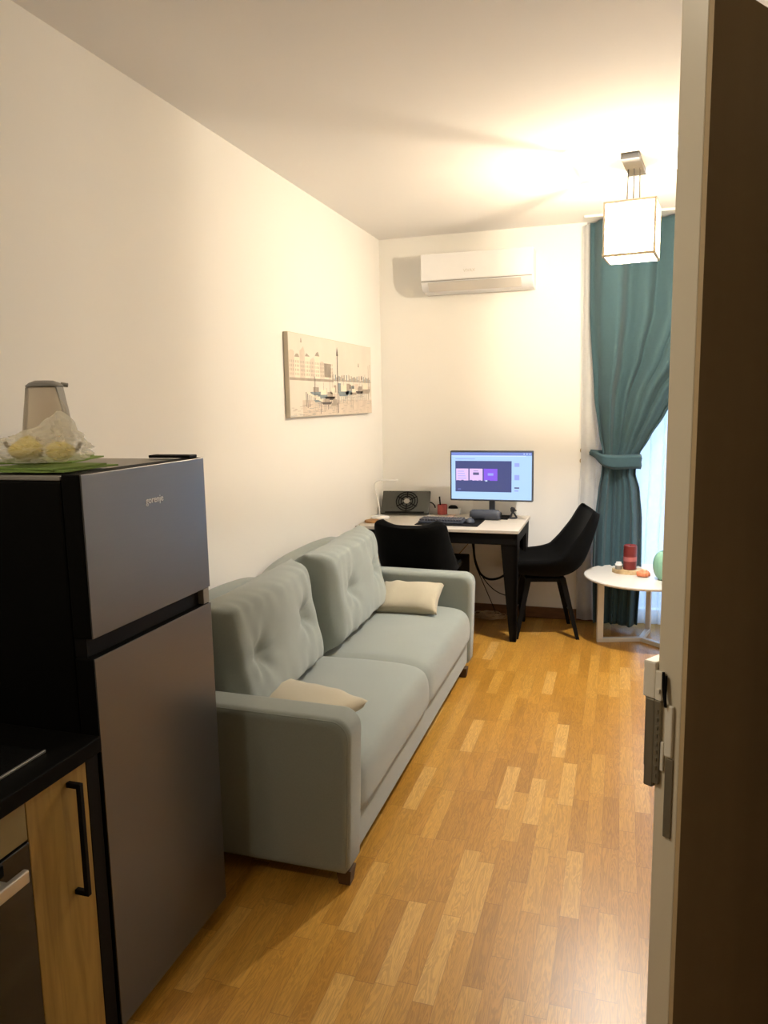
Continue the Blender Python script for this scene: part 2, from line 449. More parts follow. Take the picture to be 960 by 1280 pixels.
tube(bm, spline([DM @ Vector(p) for p in [(-.004, .026, 1.276), (-.006, .025, 1.262), (-.008, .024, 1.248), (-.009, .022, 1.236)]]), .0018)
build('cord', bm, M['black'], dr)['label'] = 'black cord hanging beside the lock'
bm = bmesh.new()
for z in (.25, 1.05, 1.85): tube(bm, [DM @ Vector((.808, .02, z)), DM @ Vector((.808, .02, z+.09))], .008)
build('hinge', bm, M['steel'], dr)

# ------------------------------------------------------------------ refrigerator
FX0, FXB, FX1, FY0, FY1 = .045, .528, .584, 1.441, 1.982
fr = root('refrigerator', (.31, 1.71, 0), 'tall grey two-door refrigerator with black sides standing between the kitchen unit and the sofa', 'refrigerator')
build('body', B(FX0, FXB-.004, FY0+.002, FY1-.002, .035, 1.462, .006), M['fridgeblack'], fr)
build('top_panel', B(FX0, FXB-.004, FY0+.002, FY1-.002, 1.4622, 1.474, .003), M['greyplast'], fr)['label'] = 'grey top panel'
def fdoor(z0, z1, label, top):
    c = build('door', B(FXB, FX1-.004, FY0, FY1, z0, z1, .004), M['fridgeblack'], fr)
    c['label'] = label
    build('front_panel', B(FX1-.0038, FX1, FY0+.001, FY1-.001, z0+.001, z1-.001, .0012), M['inox'], c)
    return c
d1 = fdoor(1.084, 1.478, 'upper freezer door with brushed grey front', True)
d2 = fdoor(.05, 1.036, 'tall lower door with brushed grey front', False)
bm = bmesh.new(); box(bm, FXB, FX1-.022, FY0+.004, FY1-.036, 1.0364, 1.0836)
build('handle_recess', bm, M['black'], fr)
build('hinge_bracket', B(FXB, FX1-.004, FY1-.034, FY1-.002, 1.0366, 1.0834, .002), M['greyplast'], fr)['label'] = 'light grey hinge block between the doors'
build('hinge_cover', B(.425, .565, FY1-.045, FY1-.004, 1.4785, 1.487, .002), M['black'], fr)
for yy in (FY0+.04, FY1-.04):
    build('foot', lathe(bmesh.new(), [(0, 0), (.018, 0), (.018, .036), (0, .036)], (.46, yy, 0), 16), M['black'], fr)
LM = basis((FX1+.0002, 1.724, 1.385), (0, 1, 0), (0, 0, 1), (1, 0, 0))
text('lettering', 'gorenje', .026, LM, M['whiteplast'], d1)

# ------------------------------------------------------------------ kitchen unit
wt = build('worktop', B(.0, .60, -.5, 1.425, .815, .853, .003), M['fridgeblack'])
tag(wt, 'black kitchen worktop running up to the side of the refrigerator', 'worktop')
cb = root('kitchen_cabinet', (.3, 1.29, 0), 'narrow wooden kitchen base cabinet with black bar handle beside the refrigerator', 'cabinet')
build('carcass', B(.02, .560, 1.20, 1.388, .08, .812, .002), M['oak'], cb)
dd = build('door', B(.562, .580, 1.197, 1.388, .10, .810, .002), M['oak'], cb)
bm = bmesh.new()
hx, hy = .612, 1.325
box(bm, hx-.006, hx+.006, hy-.006, hy+.006, .508, .785, .0015)
box(bm, .5803, hx, hy-.006, hy+.006, .773, .785, .001); box(bm, .5803, hx, hy-.006, hy+.006, .508, .520, .001)
build('handle', bm, M['black'], dd)['label'] = 'black square bar handle'
build('plinth', B(.04, .52, 1.20, 1.388, 0, .078), M['black'], cb)
build('end_panel', B(.02, .578, 1.392, 1.434, 0, .812, .001), M['black'], cb)['label'] = 'black filler panel next to the refrigerator'
ov = root('oven', (.3, .89, 0), 'built-in black glass oven with steel bar handle under the worktop', 'oven')
build('body', B(.02, .555, .60, 1.192, .08, .81, .002), M['black'], ov)
build('control_panel', B(.557, .584, .60, 1.192, .722, .810, .002), mat('oven_panel_beige_steel', (.20, .17, .085), .4, .3), ov)
od = build('door', B(.557, .586, .60, 1.192, .13, .718, .003), M['blackgloss'], ov)
bm = bmesh.new(); box(bm, .612, .626, .66, 1.146, .662, .690, .003)
box(bm, .5863, .612, .70, .72, .668, .684); box(bm, .5863, .612, 1.085, 1.105, .668, .684)
build('handle', bm, M['inoxlight'], od)['label'] = 'brushed steel bar handle'
build('plinth', B(.04, .52, .60, 1.192, 0, .078), M['black'], ov)
hb = root('hob', (.3, .99, .854), 'black glass cooktop with thin steel edge set on the worktop', 'hob')
build('glass_plate', B(.06, .528, .66, 1.315, .8535, .8585, .001), M['blackgloss'], hb)
build('edge_strip', B(.5285, .534, .66, 1.318, .8535, .860, .001), M['inoxlight'], hb)['label'] = 'silver front edge strip'
for (x, y, rr) in ((.19, .83, .09), (.40, .83, .07), (.19, 1.13, .07), (.40, 1.13, .09)):
    build('cooking_zone', lathe(bmesh.new(), [(rr, 0), (rr, .0006), (rr-.003, .0006), (rr-.003, 0)], (x, y, .8586), 40), M['greyplast'], hb)

# ------------------------------------------------------------------ things on the refrigerator
gc = bmesh.new()
for k, (cx, cy, w, h, a, z) in enumerate([(.42, 1.55, .24, .20, .1, 1.4805), (.40, 1.55, .22, .17, -.12, 1.4855), (.30, 1.68, .20, .22, .3, 1.4905), (.28, 1.70, .14, .20, .15, 1.4955)]):
    n = 14; g = {}
    ca, sa = math.cos(a), math.sin(a)
    for s in (0, 1):
        for i in range(n+1):
            for j in range(n+1):
                u = (-.5+i/n)*w; v = (-.5+j/n)*h
                z2 = z+.004*s+.0012*noise.noise(Vector((u*20, v*20, k)))
                g[s, i, j] = gc.verts.new((min(.524, cx+u*ca-v*sa), max(1.446, cy+u*sa+v*ca), z2))
    for s in (0, 1):
        for i in range(n):
            for j in range(n):
                q = (g[s, i, j], g[s, i+1, j], g[s, i+1, j+1], g[s, i, j+1]); gc.faces.new(q if s else q[::-1])
    for i in range(n):
        for (a_, b_) in (((i, 0), (i+1, 0)), ((i+1, n), (i, n)), ((0, i+1), (0, i)), ((n, i), (n, i+1))):
            gc.faces.new((g[0, a_[0], a_[1]], g[0, b_[0], b_[1]], g[1, b_[0], b_[1]], g[1, a_[0], a_[1]]))
tag(build('folded_cloth', gc, M['greencloth'], smooth=False), 'green folded cloth lying under the plastic bag on the refrigerator', 'cloth')

# jug: tapered clear body, grey lid arched over the top, grey side straps, tilted foot rim
JX, JY, JZ = .225, 1.760, 1.501
jg = root('water_jug', (JX, JY, JZ), 'clear tapered jug with grey lid and straps standing behind the plastic bag on the refrigerator', 'jug')
bm = lathe(bmesh.new(), [(0, .004), (.066, .004), (.070, .012), (.066, .07), (.058, .13), (.050, .17), (.044, .192), (.041, .192), (.047, .168), (.055, .128), (.062, .07), (.064, .016), (0, .010)], (JX, JY, JZ), 48)
build('body', bm, M['glass'], jg, smooth=True)
bm = lathe(bmesh.new(), [(0, .207), (.024, .206), (.040, .200), (.050, .192), (.048, .188), (0, .188)], (JX, JY, JZ), 40)
tube(bm, [(JX+.03, JY+.03, JZ+.196), (JX+.046, JY+.040, JZ+.193)], .006)
build('lid', bm, M['greyplast'], jg, smooth=True)
for (sx, w0) in ((-1, .010), (1, .028)):
    bm = bmesh.new(); rows = []
    dirx = Vector((math.cos(.30), math.sin(.30), 0))*sx
    tang = Vector((-math.sin(.30), math.cos(.30), 0))*sx
    for k in range(9):
        z = .188-.150*k/8; rr = .047+.021*(k/8)
        w = w0*(1-.55*k/8) if sx == 1 else w0
        sh = (-.02+.02*k/8) if sx == 1 else 0
        rows.append([bm.verts.new(Vector((JX, JY, JZ+z))+dirx*(rr+o)+Vector((0, -1, 0))*(w/2*s+abs(sh)*.6)) for o, s in ((0, -1), (0, 1), (.004, 1), (.004, -1))])
    for a, b in zip(rows, rows[1:]):
        for q in range(4): bm.faces.new((a[q], a[(q+1) % 4], b[(q+1) % 4], b[q]))
    bm.faces.new(rows[0]); bm.faces.new(rows[-1][::-1])
    build('strap', bm, M['greyplast'], jg)
bm = lathe(bmesh.new(), [(.060, 0), (.074, 0), (.076, .006), (.073, .012), (.068, .012), (.060, .004)], (JX, JY, JZ), 40)
build('foot_rim', bm, M['glass'], jg, smooth=True)

def blob(c, s, f1, amp, seed, sub=4, mx=None, crease=0):
    bm = bmesh.new(); bmesh.ops.create_icosphere(bm, subdivisions=sub, radius=1)
    for v in bm.verts:
        n = v.co.normalized()
        d = 1+amp*noise.fractal(n*f1+Vector((seed, seed, 0)), 1.0, 2.0, 4)
        if crease: d += crease*abs(noise.noise(n*f1*2.2+Vector((0, seed, seed))))
        v.co = Vector((n.x*s[0]*d, n.y*s[1]*d, n.z*s[2]*d))
        if v.co.z < -s[2]*.75: v.co.z = -s[2]*.75
    bmesh.ops.translate(bm, vec=Vector(c), verts=bm.verts)
    return bm
bg = blob((.385, 1.54, 1.527), (.125, .080, .044), 2.0, .25, 3, 5, crease=.22)
for v in bg.verts:      # the tuft of gathered plastic standing up behind the fruit
    d = math.hypot(v.co.x-.425, v.co.y-1.575)
    if v.co.z > 1.522: v.co.z += .050*math.exp(-(d/.045)**2)*(1+.5*noise.noise(v.co*60))
    v.co += Vector((noise.noise(v.co*55), noise.noise(v.co*55+Vector((9, 0, 0))), .7*noise.noise(v.co*60+Vector((0, 9, 0)))))*.0045
    v.co.z = max(v.co.z, 1.5015)
tag(build('plastic_bag', bg, M['bag'], smooth=False), 'crinkled translucent plastic bag wrapped round the yellow fruit on the refrigerator', 'bag')
def fruit(c, s, rot, label):
    r = root('fruit', c, label, 'fruit', 'yellow fruit in the plastic bag', rot)
    bm = bmesh.new(); bmesh.ops.create_uvsphere(bm, u_segments=28, v_segments=18, radius=1)
    for v in bm.verts:
        k = 1-.28*max(0, v.co.x)
        a = math.atan2(v.co.z, v.co.y)
        k *= 1+.05*math.cos(3*a)
        v.co = Vector((v.co.x*s[0], v.co.y*s[1]*k, v.co.z*s[2]*k+s[2]))
    build('flesh', bm, M['yellow'], r, smooth=True, world=False)
    build('stem', tube(bmesh.new(), [(s[0]*.95, 0, s[2]), (s[0]*1.15, .004, s[2]+.008), (s[0]*1.3, .006, s[2]+.02)], .005), M['stem'], r, world=False)
fruit((.372, 1.508, 1.502), (.054, .036, .027), 2.9, 'largest yellow-green fruit at the left front of the plastic bag')
fruit((.455, 1.535, 1.502), (.036, .030, .024), .5, 'small yellow fruit at the right end of the plastic bag')
fruit((.315, 1.580, 1.502), (.036, .026, .030), 1.6, 'brownish-stemmed yellow fruit at the far left of the plastic bag')

# ------------------------------------------------------------------ picture
pc = root('canvas_picture', (.0, 4.56, 1.55), 'wide sepia canvas print of boats at a town quay hanging on the left wall', 'picture')
build('canvas', B(.002, .030, 3.843, 5.277, 1.556, 2.022, .002), mat('canvas_edge', (.62, .55, .44), .85, noise_amt=.05), pc)
PM = [mat('print_paper', (.72, .67, .59), .8, noise_amt=.10, nscale=5), mat('print_sepia', (.40, .34, .28), .8, noise_amt=.25, nscale=20),
      mat('print_dark', (.12, .10, .09), .8, noise_amt=.3, nscale=30), mat('print_bluegrey', (.24, .29, .31), .8, noise_amt=.35, nscale=25),
      mat('print_rose', (.66, .57, .48), .8, noise_amt=.2, nscale=14), mat('print_cream', (.78, .71, .58), .8, noise_amt=.1, nscale=10)]
bm = bmesh.new()
PW, PH = 1.428, .460
def pq(pts, mi, lift):
    vs = [bm.verts.new((.0302+lift, 3.846+u*PW, 1.559+v*PH)) for u, v in pts]
    f = bm.faces.new(vs); f.material_index = mi
def prect(u0, v0, u1, v1, mi, lift=.0003): pq([(u0, v0), (u1, v0), (u1, v1), (u0, v1)], mi, lift)
rr = random.Random(3)
prect(0, 0, 1, 1, 0, 0)
prect(.12, 0, 1, .20, 4, .0001)                      # water
# quay houses on the left: stepped skyline with rows of windows
us = 0.0
tops = [.78, .72, .80, .74, .70, .76, .68, .62, .57]
for k, tp in enumerate(tops):
    w = .052
    prect(us, .47, us+w-.002, tp, 5 if k % 2 else 4, .0002)
    pq([(us, tp), (us+w-.002, tp), (us+w*.7, tp+.02+.02*(k % 3)), (us+w*.3, tp+.02+.02*(k % 2))], 1 if k % 2 else 4, .0003)
    for a in range(3):
        for b in range(4): prect(us+.007+a*.015, .50+b*.05, us+.012+a*.015, .53+b*.05, 1, .0004)
    us += w
prect(.0, .44, .47, .47, 1, .0004)
prect(.36, .50, .44, .68, 1, .0004)
for k in range(9): prect(.47+k*.055, .30+.02*(k % 3), .50+k*.06, .40+.03*(k % 2), (1, 3, 4)[k % 3], .0003)
for k in range(34): prect(.44+k*.016, .455, .452+k*.016, .47+.08*abs(math.sin(k*1.7)), 1 if k % 3 else 3, .0003)   # far shore and trees
prect(.0, .465, 1, .472, 1, .0005)
# boats
for k, (u, v, w, h, mi) in enumerate([(.20, .26, .10, .07, 3), (.28, .22, .11, .08, 3), (.36, .20, .10, .07, 2), (.40, .22, .09, .10, 4), (.43, .12, .08, .06, 1),
                                   (.52, .25, .12, .11, 3), (.61, .27, .09, .10, 3), (.68, .27, .08, .06, 1), (.76, .29, .09, .06, 2), (.82, .29, .13, .11, 1), (.32, .14, .10, .05, 2), (.24, .17, .07, .05, 3)]):
    h *= 1.35; w *= 1.25
    pq([(u, v+h*.45), (u+w*.12, v), (u+w*.85, v), (u+w, v+h*.5)], mi, .0006)
    prect(u+w*.25, v+h*.45, u+w*.75, v+h*1.1, 5 if k % 2 else 1, .0007)
    prect(u+w*.48, v+h, u+w*.495, v+h+.10+.07*rr.random(), 2, .0008)
    for q in range(5):
        prect(u+w*(.1+.17*q), v-.05-.06*rr.random(), u+w*(.13+.17*q), v-.005, mi if q % 2 else 1, .0005)
# mooring posts, lamp posts
for u, v0, v1 in ((.155, .12, .30), (.17, .10, .28), (.19, .11, .26), (.31, .02, .22), (.715, .06, .24), (.69, .10, .24), (.95, .18, .72), (.975, .25, .74)):
    prect(u, v0, u+.005, v1, 2 if u < .5 else 1, .0008)
pq([(.16, .29), (.18, .30), (.33, .20), (.33, .17)], 5, .0009)
prect(.515, .02, .523, .84, 2, .0009); pq([(.508, .80), (.530, .80), (.526, .86), (.519, .92), (.512, .86)], 2, .001)
prect(.247, .20, .252, .50, 2, .0009)
for u, v in ((.805, .68), (.85, .50), (.68, .36), (.72, .36), (.12, .90)): pq([(u-.008, v), (u+.008, v), (u+.003, v+.055), (u-.003, v+.055)], 2 if v < .6 else 1, .0008)
for k in range(110):
    u = rr.random()*.95; v = rr.random()*.34*(.4+.6*u)
    prect(u, v, u+.02+.03*rr.random(), v+.004, 1 if k % 3 else 3, .0004)
build('print', bm, PM, pc)

# ------------------------------------------------------------------ air conditioner
ac = root('air_conditioner', (.77, D, 2.40), 'white split air conditioner with a closed louvre mounted high on the end wall', 'air conditioner')
prof = [(5.617, 2.405), (5.617, 2.668), (5.455, 2.668), (5.430, 2.655), (5.420, 2.60), (5.416, 2.50), (5.424, 2.460), (5.47, 2.415), (5.52, 2.405)]
b_ = build('casing', prism(bmesh.new(), prof, 'x', .372, 1.165, .006), M['ac'], ac); autosmooth(b_, 35)
bm = bmesh.new(); prism(bm, [(5.412, 2.484), (5.4075, 2.662), (5.4145, 2.664), (5.4200, 2.484)], 'x', .376, 1.161, .002)
build('front_panel', bm, M['ac'], ac)
bm = bmesh.new(); prism(bm, [(5.418, 2.468), (5.464, 2.414), (5.459, 2.410), (5.412, 2.466)], 'x', .425, 1.085, .001)
build('louvre', bm, M['acgrey'], ac)
bm = bmesh.new(); prism(bm, [(5.418, 2.476), (5.418, 2.479), (5.411, 2.479), (5.411, 2.476)], 'x', .376, 1.161)
build('seam_line', bm, M['greyplast'], ac)
text('lettering', 'VIVAX', .030, basis((.725, 5.4090, 2.535), (1, 0, 0), (0, -.028, 1), (0, -1, 0)), M['acgrey'], ac)

# ------------------------------------------------------------------ desk
TZ = .780; TX0, TX1, TY0, TY1 = .012, 1.146, 4.905, 5.595
dk = root('desk', (.58, 5.25, 0), 'pale-topped desk with black tapered legs standing in the far corner', 'desk')
build('tabletop', B(TX0, TX1, TY0, TY1, TZ-.022, TZ, .003), M['desktop'], dk)
bm = bmesh.new()
box(bm, TX0+.03, TX1-.03, TY0+.015, TY0+.035, TZ-.10, TZ-.0225, .002); box(bm, TX0+.03, TX1-.03, TY1-.035, TY1-.015, TZ-.10, TZ-.0225, .002)
box(bm, TX0+.012, TX0+.03, TY0+.015, TY1-.015, TZ-.10, TZ-.0225, .002); box(bm, TX1-.03, TX1-.012, TY0+.015, TY1-.015, TZ-.10, TZ-.0225, .002)
build('apron', bm, M['black'], dk)
def lleg(sx, sy):
    """tapered angle-section leg, wide at the top, drawn in towards its foot"""
    X = TX1-.010 if sx > 0 else TX0+.010
    Y = TY0+.012 if sy < 0 else TY1-.012
    bm = bmesh.new()
    ztop = TZ-.0228
    fx, fy = (X-.035*sx*0-.012*sx, Y-sy*.062)      # the foot
    t = .022
    def q(px, py, wx, wy, z):
        x1, y1 = px-sx*wx, py-sy*wy
        return [(px, py, z), (x1, py, z), (x1, y1, z), (px, y1, z)]
    for wx0, wy0, wx1, wy1 in ((.115, t, .042, t), (t, .15, t, .042)):
        quadbox(bm, q(fx, fy, wx1, wy1, 0), q(X, Y, wx0, wy0, ztop))
    return bm
for sx in (-1, 1):
    for sy in (-1, 1): build('leg', lleg(sx, sy), M['black'], dk)

# things on the desk (z = TZ)
mt = bmesh.new(); box(mt, .41, .855, 5.015, 5.33, TZ, TZ+.004, .0015)
tag(build('mouse_mat', mt, M['black']), 'large black desk mat under the keyboard and mouse', 'mat')
kb = root('keyboard', (.57, 5.17, TZ+.004), 'dark slate keyboard lying on the black desk mat', 'keyboard')
build('case', B(.42, .735, 5.085, 5.235, TZ+.0042, TZ+.020, .004), M['slate'], kb)
bm = bmesh.new()
for j in range(5):
    for i in range(15): box(bm, .426+i*.0203, .426+i*.0203+.017, 5.095+j*.027, 5.095+j*.027+.022, TZ+.0202, TZ+.032, .002, 1)
k_ = build('keys', bm, M['keys'], kb); k_['kind'] = 'stuff'
ms = root('computer_mouse', (.775, 5.17, TZ+.004), 'dark computer mouse right of the keyboard on the desk mat', 'mouse')
bm = bmesh.new(); bmesh.ops.create_uvsphere(bm, u_segments=24, v_segments=14, radius=1)
for v in bm.verts: v.co = Vector((v.co.x*.032, v.co.y*.052, max(0, v.co.z)*(.034-.006*v.co.y)))+Vector((.775, 5.17, TZ+.0042))
build('shell', bm, M['slate'], ms, smooth=True)
build('scroll_wheel', lathe(bmesh.new(), [(0, 0), (.006, 0), (.006, .006), (0, .006)], (.775, 5.195, TZ+.034), 14), M['greyplast'], ms)

# cooling pad standing tilted, fan facing the room
cpM = Matrix.Translation((.225, 5.43, TZ+.006)) @ Matrix.Rotation(math.radians(6), 4, 'Z') @ Matrix.Rotation(math.radians(52), 4, 'X')
cp = root('laptop_cooling_pad', (.225, 5.43, TZ), 'dark laptop cooling pad with round fan propped up at the left end of the desk', 'cooling pad')
build('panel', B(-.185, .185, 0, .20, .0, .022, .006, mx=cpM), M['fan'], cp)
bm = bmesh.new()
for rr_ in (.085, .066, .047):
    n = 40; R0, R1 = rr_, rr_-.007
    ring = []
    for k in range(n):
        c, s = math.cos(2*PI*k/n), math.sin(2*PI*k/n)
        ring.append([bm.verts.new(cpM @ Vector((.01+c*q, .105+s*q, z))) for q, z in ((R0, .0225), (R0, .0265), (R1, .0265), (R1, .0225))])
    for k in range(n):
        a, b = ring[k], ring[(k+1) % n]
        for q in range(4): bm.faces.new((a[q], a[(q+1) % 4], b[(q+1) % 4], b[q]))
for k in range(6):
    box(bm, -.004, .004, .02, .088, .0225, .025, mx=cpM @ Matrix.Translation((.01, .105, 0)) @ Matrix.Rotation(k*PI/3, 4, 'Z'))
build('fan_grille', bm, M['black'], cp)
bm = bmesh.new(); lathe(bm, [(0, .0227), (.022, .0227), (.022, .028), (0, .029)], (0, 0, 0), 24); bmesh.ops.transform(bm, matrix=cpM @ Matrix.Translation((.01, .105, 0)), verts=bm.verts)
build('fan_hub', bm, M['greyplast'], cp)
bm = bmesh.new(); box(bm, -.15, .15, .002, .012, .0225, .034, .003, mx=cpM)
build('stop_bar', bm, M['black'], cp)
for xx in (-.15, .15):
    a = cpM @ Vector((xx, .18, -.002)); build('prop', tube(bmesh.new(), [a, (a.x, a.y+.012, TZ+.004)], .004), M['black'], cp)

# white gooseneck lamp
gl = root('desk_lamp', (.085, 5.26, TZ), 'small white gooseneck desk lamp on the left edge of the desk', 'lamp')
build('base', lathe(bmesh.new(), [(0, 0), (.058, 0), (.062, .008), (.056, .018), (.03, .024), (0, .025)], (.085, 5.26, TZ), 36, 1.15, .9), M['whiteplast'], gl, smooth=True)
build('neck', tube(bmesh.new(), spline([(.075, 5.27, TZ+.02), (.072, 5.275, TZ+.09), (.058, 5.285, TZ+.16), (.035, 5.295, TZ+.215), (.035, 5.30, TZ+.255), (.062, 5.30, TZ+.277), (.10, 5.30, TZ+.283)]), .0045), M['whiteplast'], gl, smooth=True)
bm = bmesh.new(); box(bm, .085, .215, 5.283, 5.317, TZ+.272, TZ+.286, .006)
build('head', bm, M['whiteplast'], gl)
tag(build('coaster', lathe(bmesh.new(), [(0, 0), (.055, 0), (.057, .006), (.055, .015), (0, .016)], (.082, 5.08, TZ), 36), M['brown'], smooth=False), 'round brown wooden coaster at the front left of the desk', 'coaster')

# pen holder
ph = root('pen_holder', (.49, 5.55, TZ), 'red mesh pen holder between cooling pad and monitor', 'pen holder')
build('cup', lathe(bmesh.new(), [(0, 0), (.036, 0), (.038, .004), (.038, .075), (.035, .075), (.035, .006), (0, .006)], (.49, 5.545, TZ), 28), M['cupred'], ph)
tag(build('pen', tube(bmesh.new(), [(.480, 5.545, TZ+.008), (.468, 5.545, TZ+.135)], .006), M['black']), 'black pen standing in the red pen holder', 'pen')
# black cable arch
tag(build('cable', tube(bmesh.new(), spline([(.365, 5.53, TZ+.03), (.375, 5.53, TZ+.075), (.405, 5.53, TZ+.090), (.432, 5.53, TZ+.07), (.438, 5.53, TZ+.05)]), .0045), M['black'], smooth=True), 'short black cable arching up beside the red pen holder', 'cable')
wb = root('small_box', (.567, 5.55, TZ), 'white low box with a black dome lid left of the monitor stand', 'box')
build('carton', B(.53, .625, 5.53, 5.585, TZ, TZ+.045, .003), M['whiteplast'], wb)
bm = lathe(bmesh.new(), [(0, .025), (.02, .024), (.034, .014), (.038, 0), (0, 0)], (.57, 5.557, TZ+.0455), 28, 1, .6)
build('dome', bm, M['black'], wb, smooth=True)
bm = bmesh.new()
box(bm, .55, .575, 5.40, 5.53, TZ, TZ+.003, mx=None); box(bm, .58, .60, 5.40, 5.53, TZ, TZ+.003)
tag(build('paper_strips', bm, M['paper']), 'narrow pinkish paper strips lying before the white box', 'paper')

# monitor
mn = root('monitor', (.89, 5.45, TZ), 'wide computer monitor showing a bright web page on the desk', 'monitor')
mr = Matrix.Translation((.895, 5.33, 1.097)) @ Matrix.Rotation(math.radians(-1), 4, 'Z')
MH, MHh = .297, .180
build('housing', B(-MH, MH, 0, .035, -MHh, MHh, .006, mx=mr), M['slate'], mn)
SM = [emit('screen_page', (.27, .41, .62), 1.0), emit('screen_panel', (.030, .040, .13), 1.0), emit('screen_thumb_light', (.48, .34, .60), 1.0),
      emit('screen_thumb_violet', (.15, .06, .50), 1.0), emit('screen_bar', (.11, .16, .42), 1.0), emit('screen_icon', (.20, .24, .56), 1.0), emit('screen_dark', (.06, .06, .14), 1.0), emit('screen_white', (.40, .50, .62), 1.0)]
bm = bmesh.new()
SW, SH = .574, .336
def sq(u0, v0, u1, v1, mi, lift):
    vs = [bm.verts.new(mr @ Vector((-SW/2+u*SW, -.0006-lift, -SH/2+v*SH))) for u, v in ((u0, v0), (u1, v0), (u1, v1), (u0, v1))]
    bm.faces.new(vs).material_index = mi
sq(0, 0, 1, 1, 0, 0)
sq(0, .935, 1, 1, 4, .0002); sq(0, .915, .93, .935, 7, .0002)
for u in (.90, .935, .97): sq(u, .955, u+.012, .98, 7, .0004)
sq(.05, .16, .755, .82, 1, .0002)
sq(.06, .40, .215, .655, 2, .0004); sq(.23, .40, .395, .655, 2, .0004); sq(.41, .40, .58, .655, 3, .0004)
sq(.275, .52, .35, .575, 6, .0006); sq(.28, .60, .34, .61, 6, .0006)
for k in range(4): sq(.08, .44+.05*k, .19-.01*k, .455+.05*k, 5, .0006)
sq(.46, .51, .53, .56, 5, .0006); sq(.42, .385, .455, .41, 7, .0006)
for k in range(9): sq(.07+.055*k, .388+.008*(k % 3), .10+.055*k, .405+.008*(k % 2), 1, .0007)
sq(.79, .70, .85, .78, 5, .0002); sq(.79, .42, .85, .53, 5, .0002); sq(.79, .24, .85, .27, 6, .0002); sq(.79, .18, .84, .21, 5, .0002)
sq(.08, .21, .12, .22, 5, .0004); sq(.05, .855, .30, .87, 5, .0002)
scr = build('screen', bm, SM, mn); scr['label'] = 'lit screen with a dark panel and three thumbnails on pale blue'
bm = bmesh.new(); box(bm, .875, .915, 5.37, 5.40, TZ+.01, 1.0, .003)
build('stand_column', bm, M['slate'], mn)
build('stand_foot', B(.76, 1.01, 5.36, 5.53, TZ, TZ+.010, .003), M['black'], mn)
sp = root('speaker', (.855, 5.42, TZ), 'dark rounded bar speaker under the monitor', 'speaker')
bm = bmesh.new(); n = 24; rings = []
for i in range(13):
    t = -1+2*i/12; x = .855+.112*t; R = .038*(1-max(0, abs(t)-.75)**2*6)
    rings.append([bm.verts.new((x, 5.325+R*.72*math.cos(2*PI*k/n), TZ+.038+R*math.sin(2*PI*k/n))) for k in range(n)])
for a, b in zip(rings, rings[1:]):
    for k in range(n): bm.faces.new((a[k], a[(k+1) % n], b[(k+1) % n], b[k]))
bm.faces.new(rings[0]); bm.faces.new(rings[-1][::-1])
build('body', bm, M['slate'], sp, smooth=True)
bm = bmesh.new(); lathe(bm, [(0, .0), (.022, .0), (.020, .004), (0, .004)], (0, 0, 0), 20)
bmesh.ops.transform(bm, matrix=Matrix.Translation((.967, 5.325, TZ+.038)) @ Matrix.Rotation(PI/2, 4, 'Y'), verts=bm.verts)
build('end_cap', bm, M['black'], sp)
tp = root('figurine', (1.035, 5.44, TZ), 'small dark three-legged figurine at the right of the monitor', 'figurine')
bm = bmesh.new()
for a in (0, 2.1, 4.2): tube(bm, [(1.035, 5.44, TZ+.05), (1.035+.032*math.cos(a), 5.44+.032*math.sin(a), TZ+.006)], .006)
lathe(bm, [(0, 0), (.034, 0), (.034, .006), (0, .006)], (1.035, 5.44, TZ), 20)
build('stand', bm, M['slate'], tp)
bm = blob((1.035, 5.44, TZ+.062), (.018, .016, .020), 2, .3, 5, 3); tube(bm, [(1.035, 5.44, TZ+.07), (1.062, 5.44, TZ+.055)], .005)
build('torso', bm, M['slate'], tp, smooth=True)

# computer under the desk
pcs = root('computer_case', (.60, 5.26, 0), 'black computer case standing on the floor under the desk', 'computer case')
build('body', B(.50, .715, 5.06, 5.46, .012, .50, .006), M['black'], pcs)
bm = bmesh.new()
for (x, h) in ((.60, .05), (.625, .075), (.655, .05)): box(bm, x, x+.014, 5.10, 5.115, .5005, .5+h, .002)
build('plug', bm, M['black'], pcs)
for x in (.52, .69):
    for y in (5.08, 5.44): build('foot', B(x-.01, x+.01, y-.01, y+.01, 0, .0118), M['black'], pcs)
# cables
tag(build('cable', tube(bmesh.new(), spline([(.745, 5.50, TZ-.03), (.747, 5.45, .60), (.757, 5.45, .46), (.795, 5.45, .36), (.867, 5.45, .316), (.96, 5.46, .34), (1.04, 5.48, .42)]), .0085), M['black'], smooth=True), 'thick black cable drooping in a loop below the desk top', 'cable')
tag(build('cable', tube(bmesh.new(), spline([(.70, 5.52, TZ-.05), (.74, 5.50, .50), (.80, 5.50, .33), (.90, 5.50, .22), (1.02, 5.52, .17)]), .0035), M['black'], smooth=True), 'thin dark cable sagging lower towards the right desk leg', 'cable')
tag(build('cable', tube(bmesh.new(), spline([(.76, 5.54, .36), (.83, 5.54, .20), (.89, 5.54, .06), (.90, 5.54, .012)]), .003), M['black'], smooth=True), 'thin dark cable dropping to the coiled cable on the floor', 'cable')
tag(build('cable', tube(bmesh.new(), spline([(.62, 5.52, .48), (.68, 5.52, .55), (.74, 5.54, .62), (.84, 5.55, .70), (.90, 5.55, TZ-.03)]), .003), M['brown'], smooth=True), 'thin brown cable rising from the computer case to the desk underside', 'cable')
pts = []
for k in range(150):
    a = k*.32; R = .070+.022*math.sin(k*.21)
    pts.append((.865+R*1.25*math.cos(a), 5.50+R*math.sin(a)*.75, .008+.040*(k/150)+.004*math.sin(k*1.1)))
tag(build('coiled_cable', tube(bmesh.new(), pts, .0035, 6), M['copper'], smooth=True), 'loose coil of pale copper-coloured cable on the floor beneath the desk', 'cable')

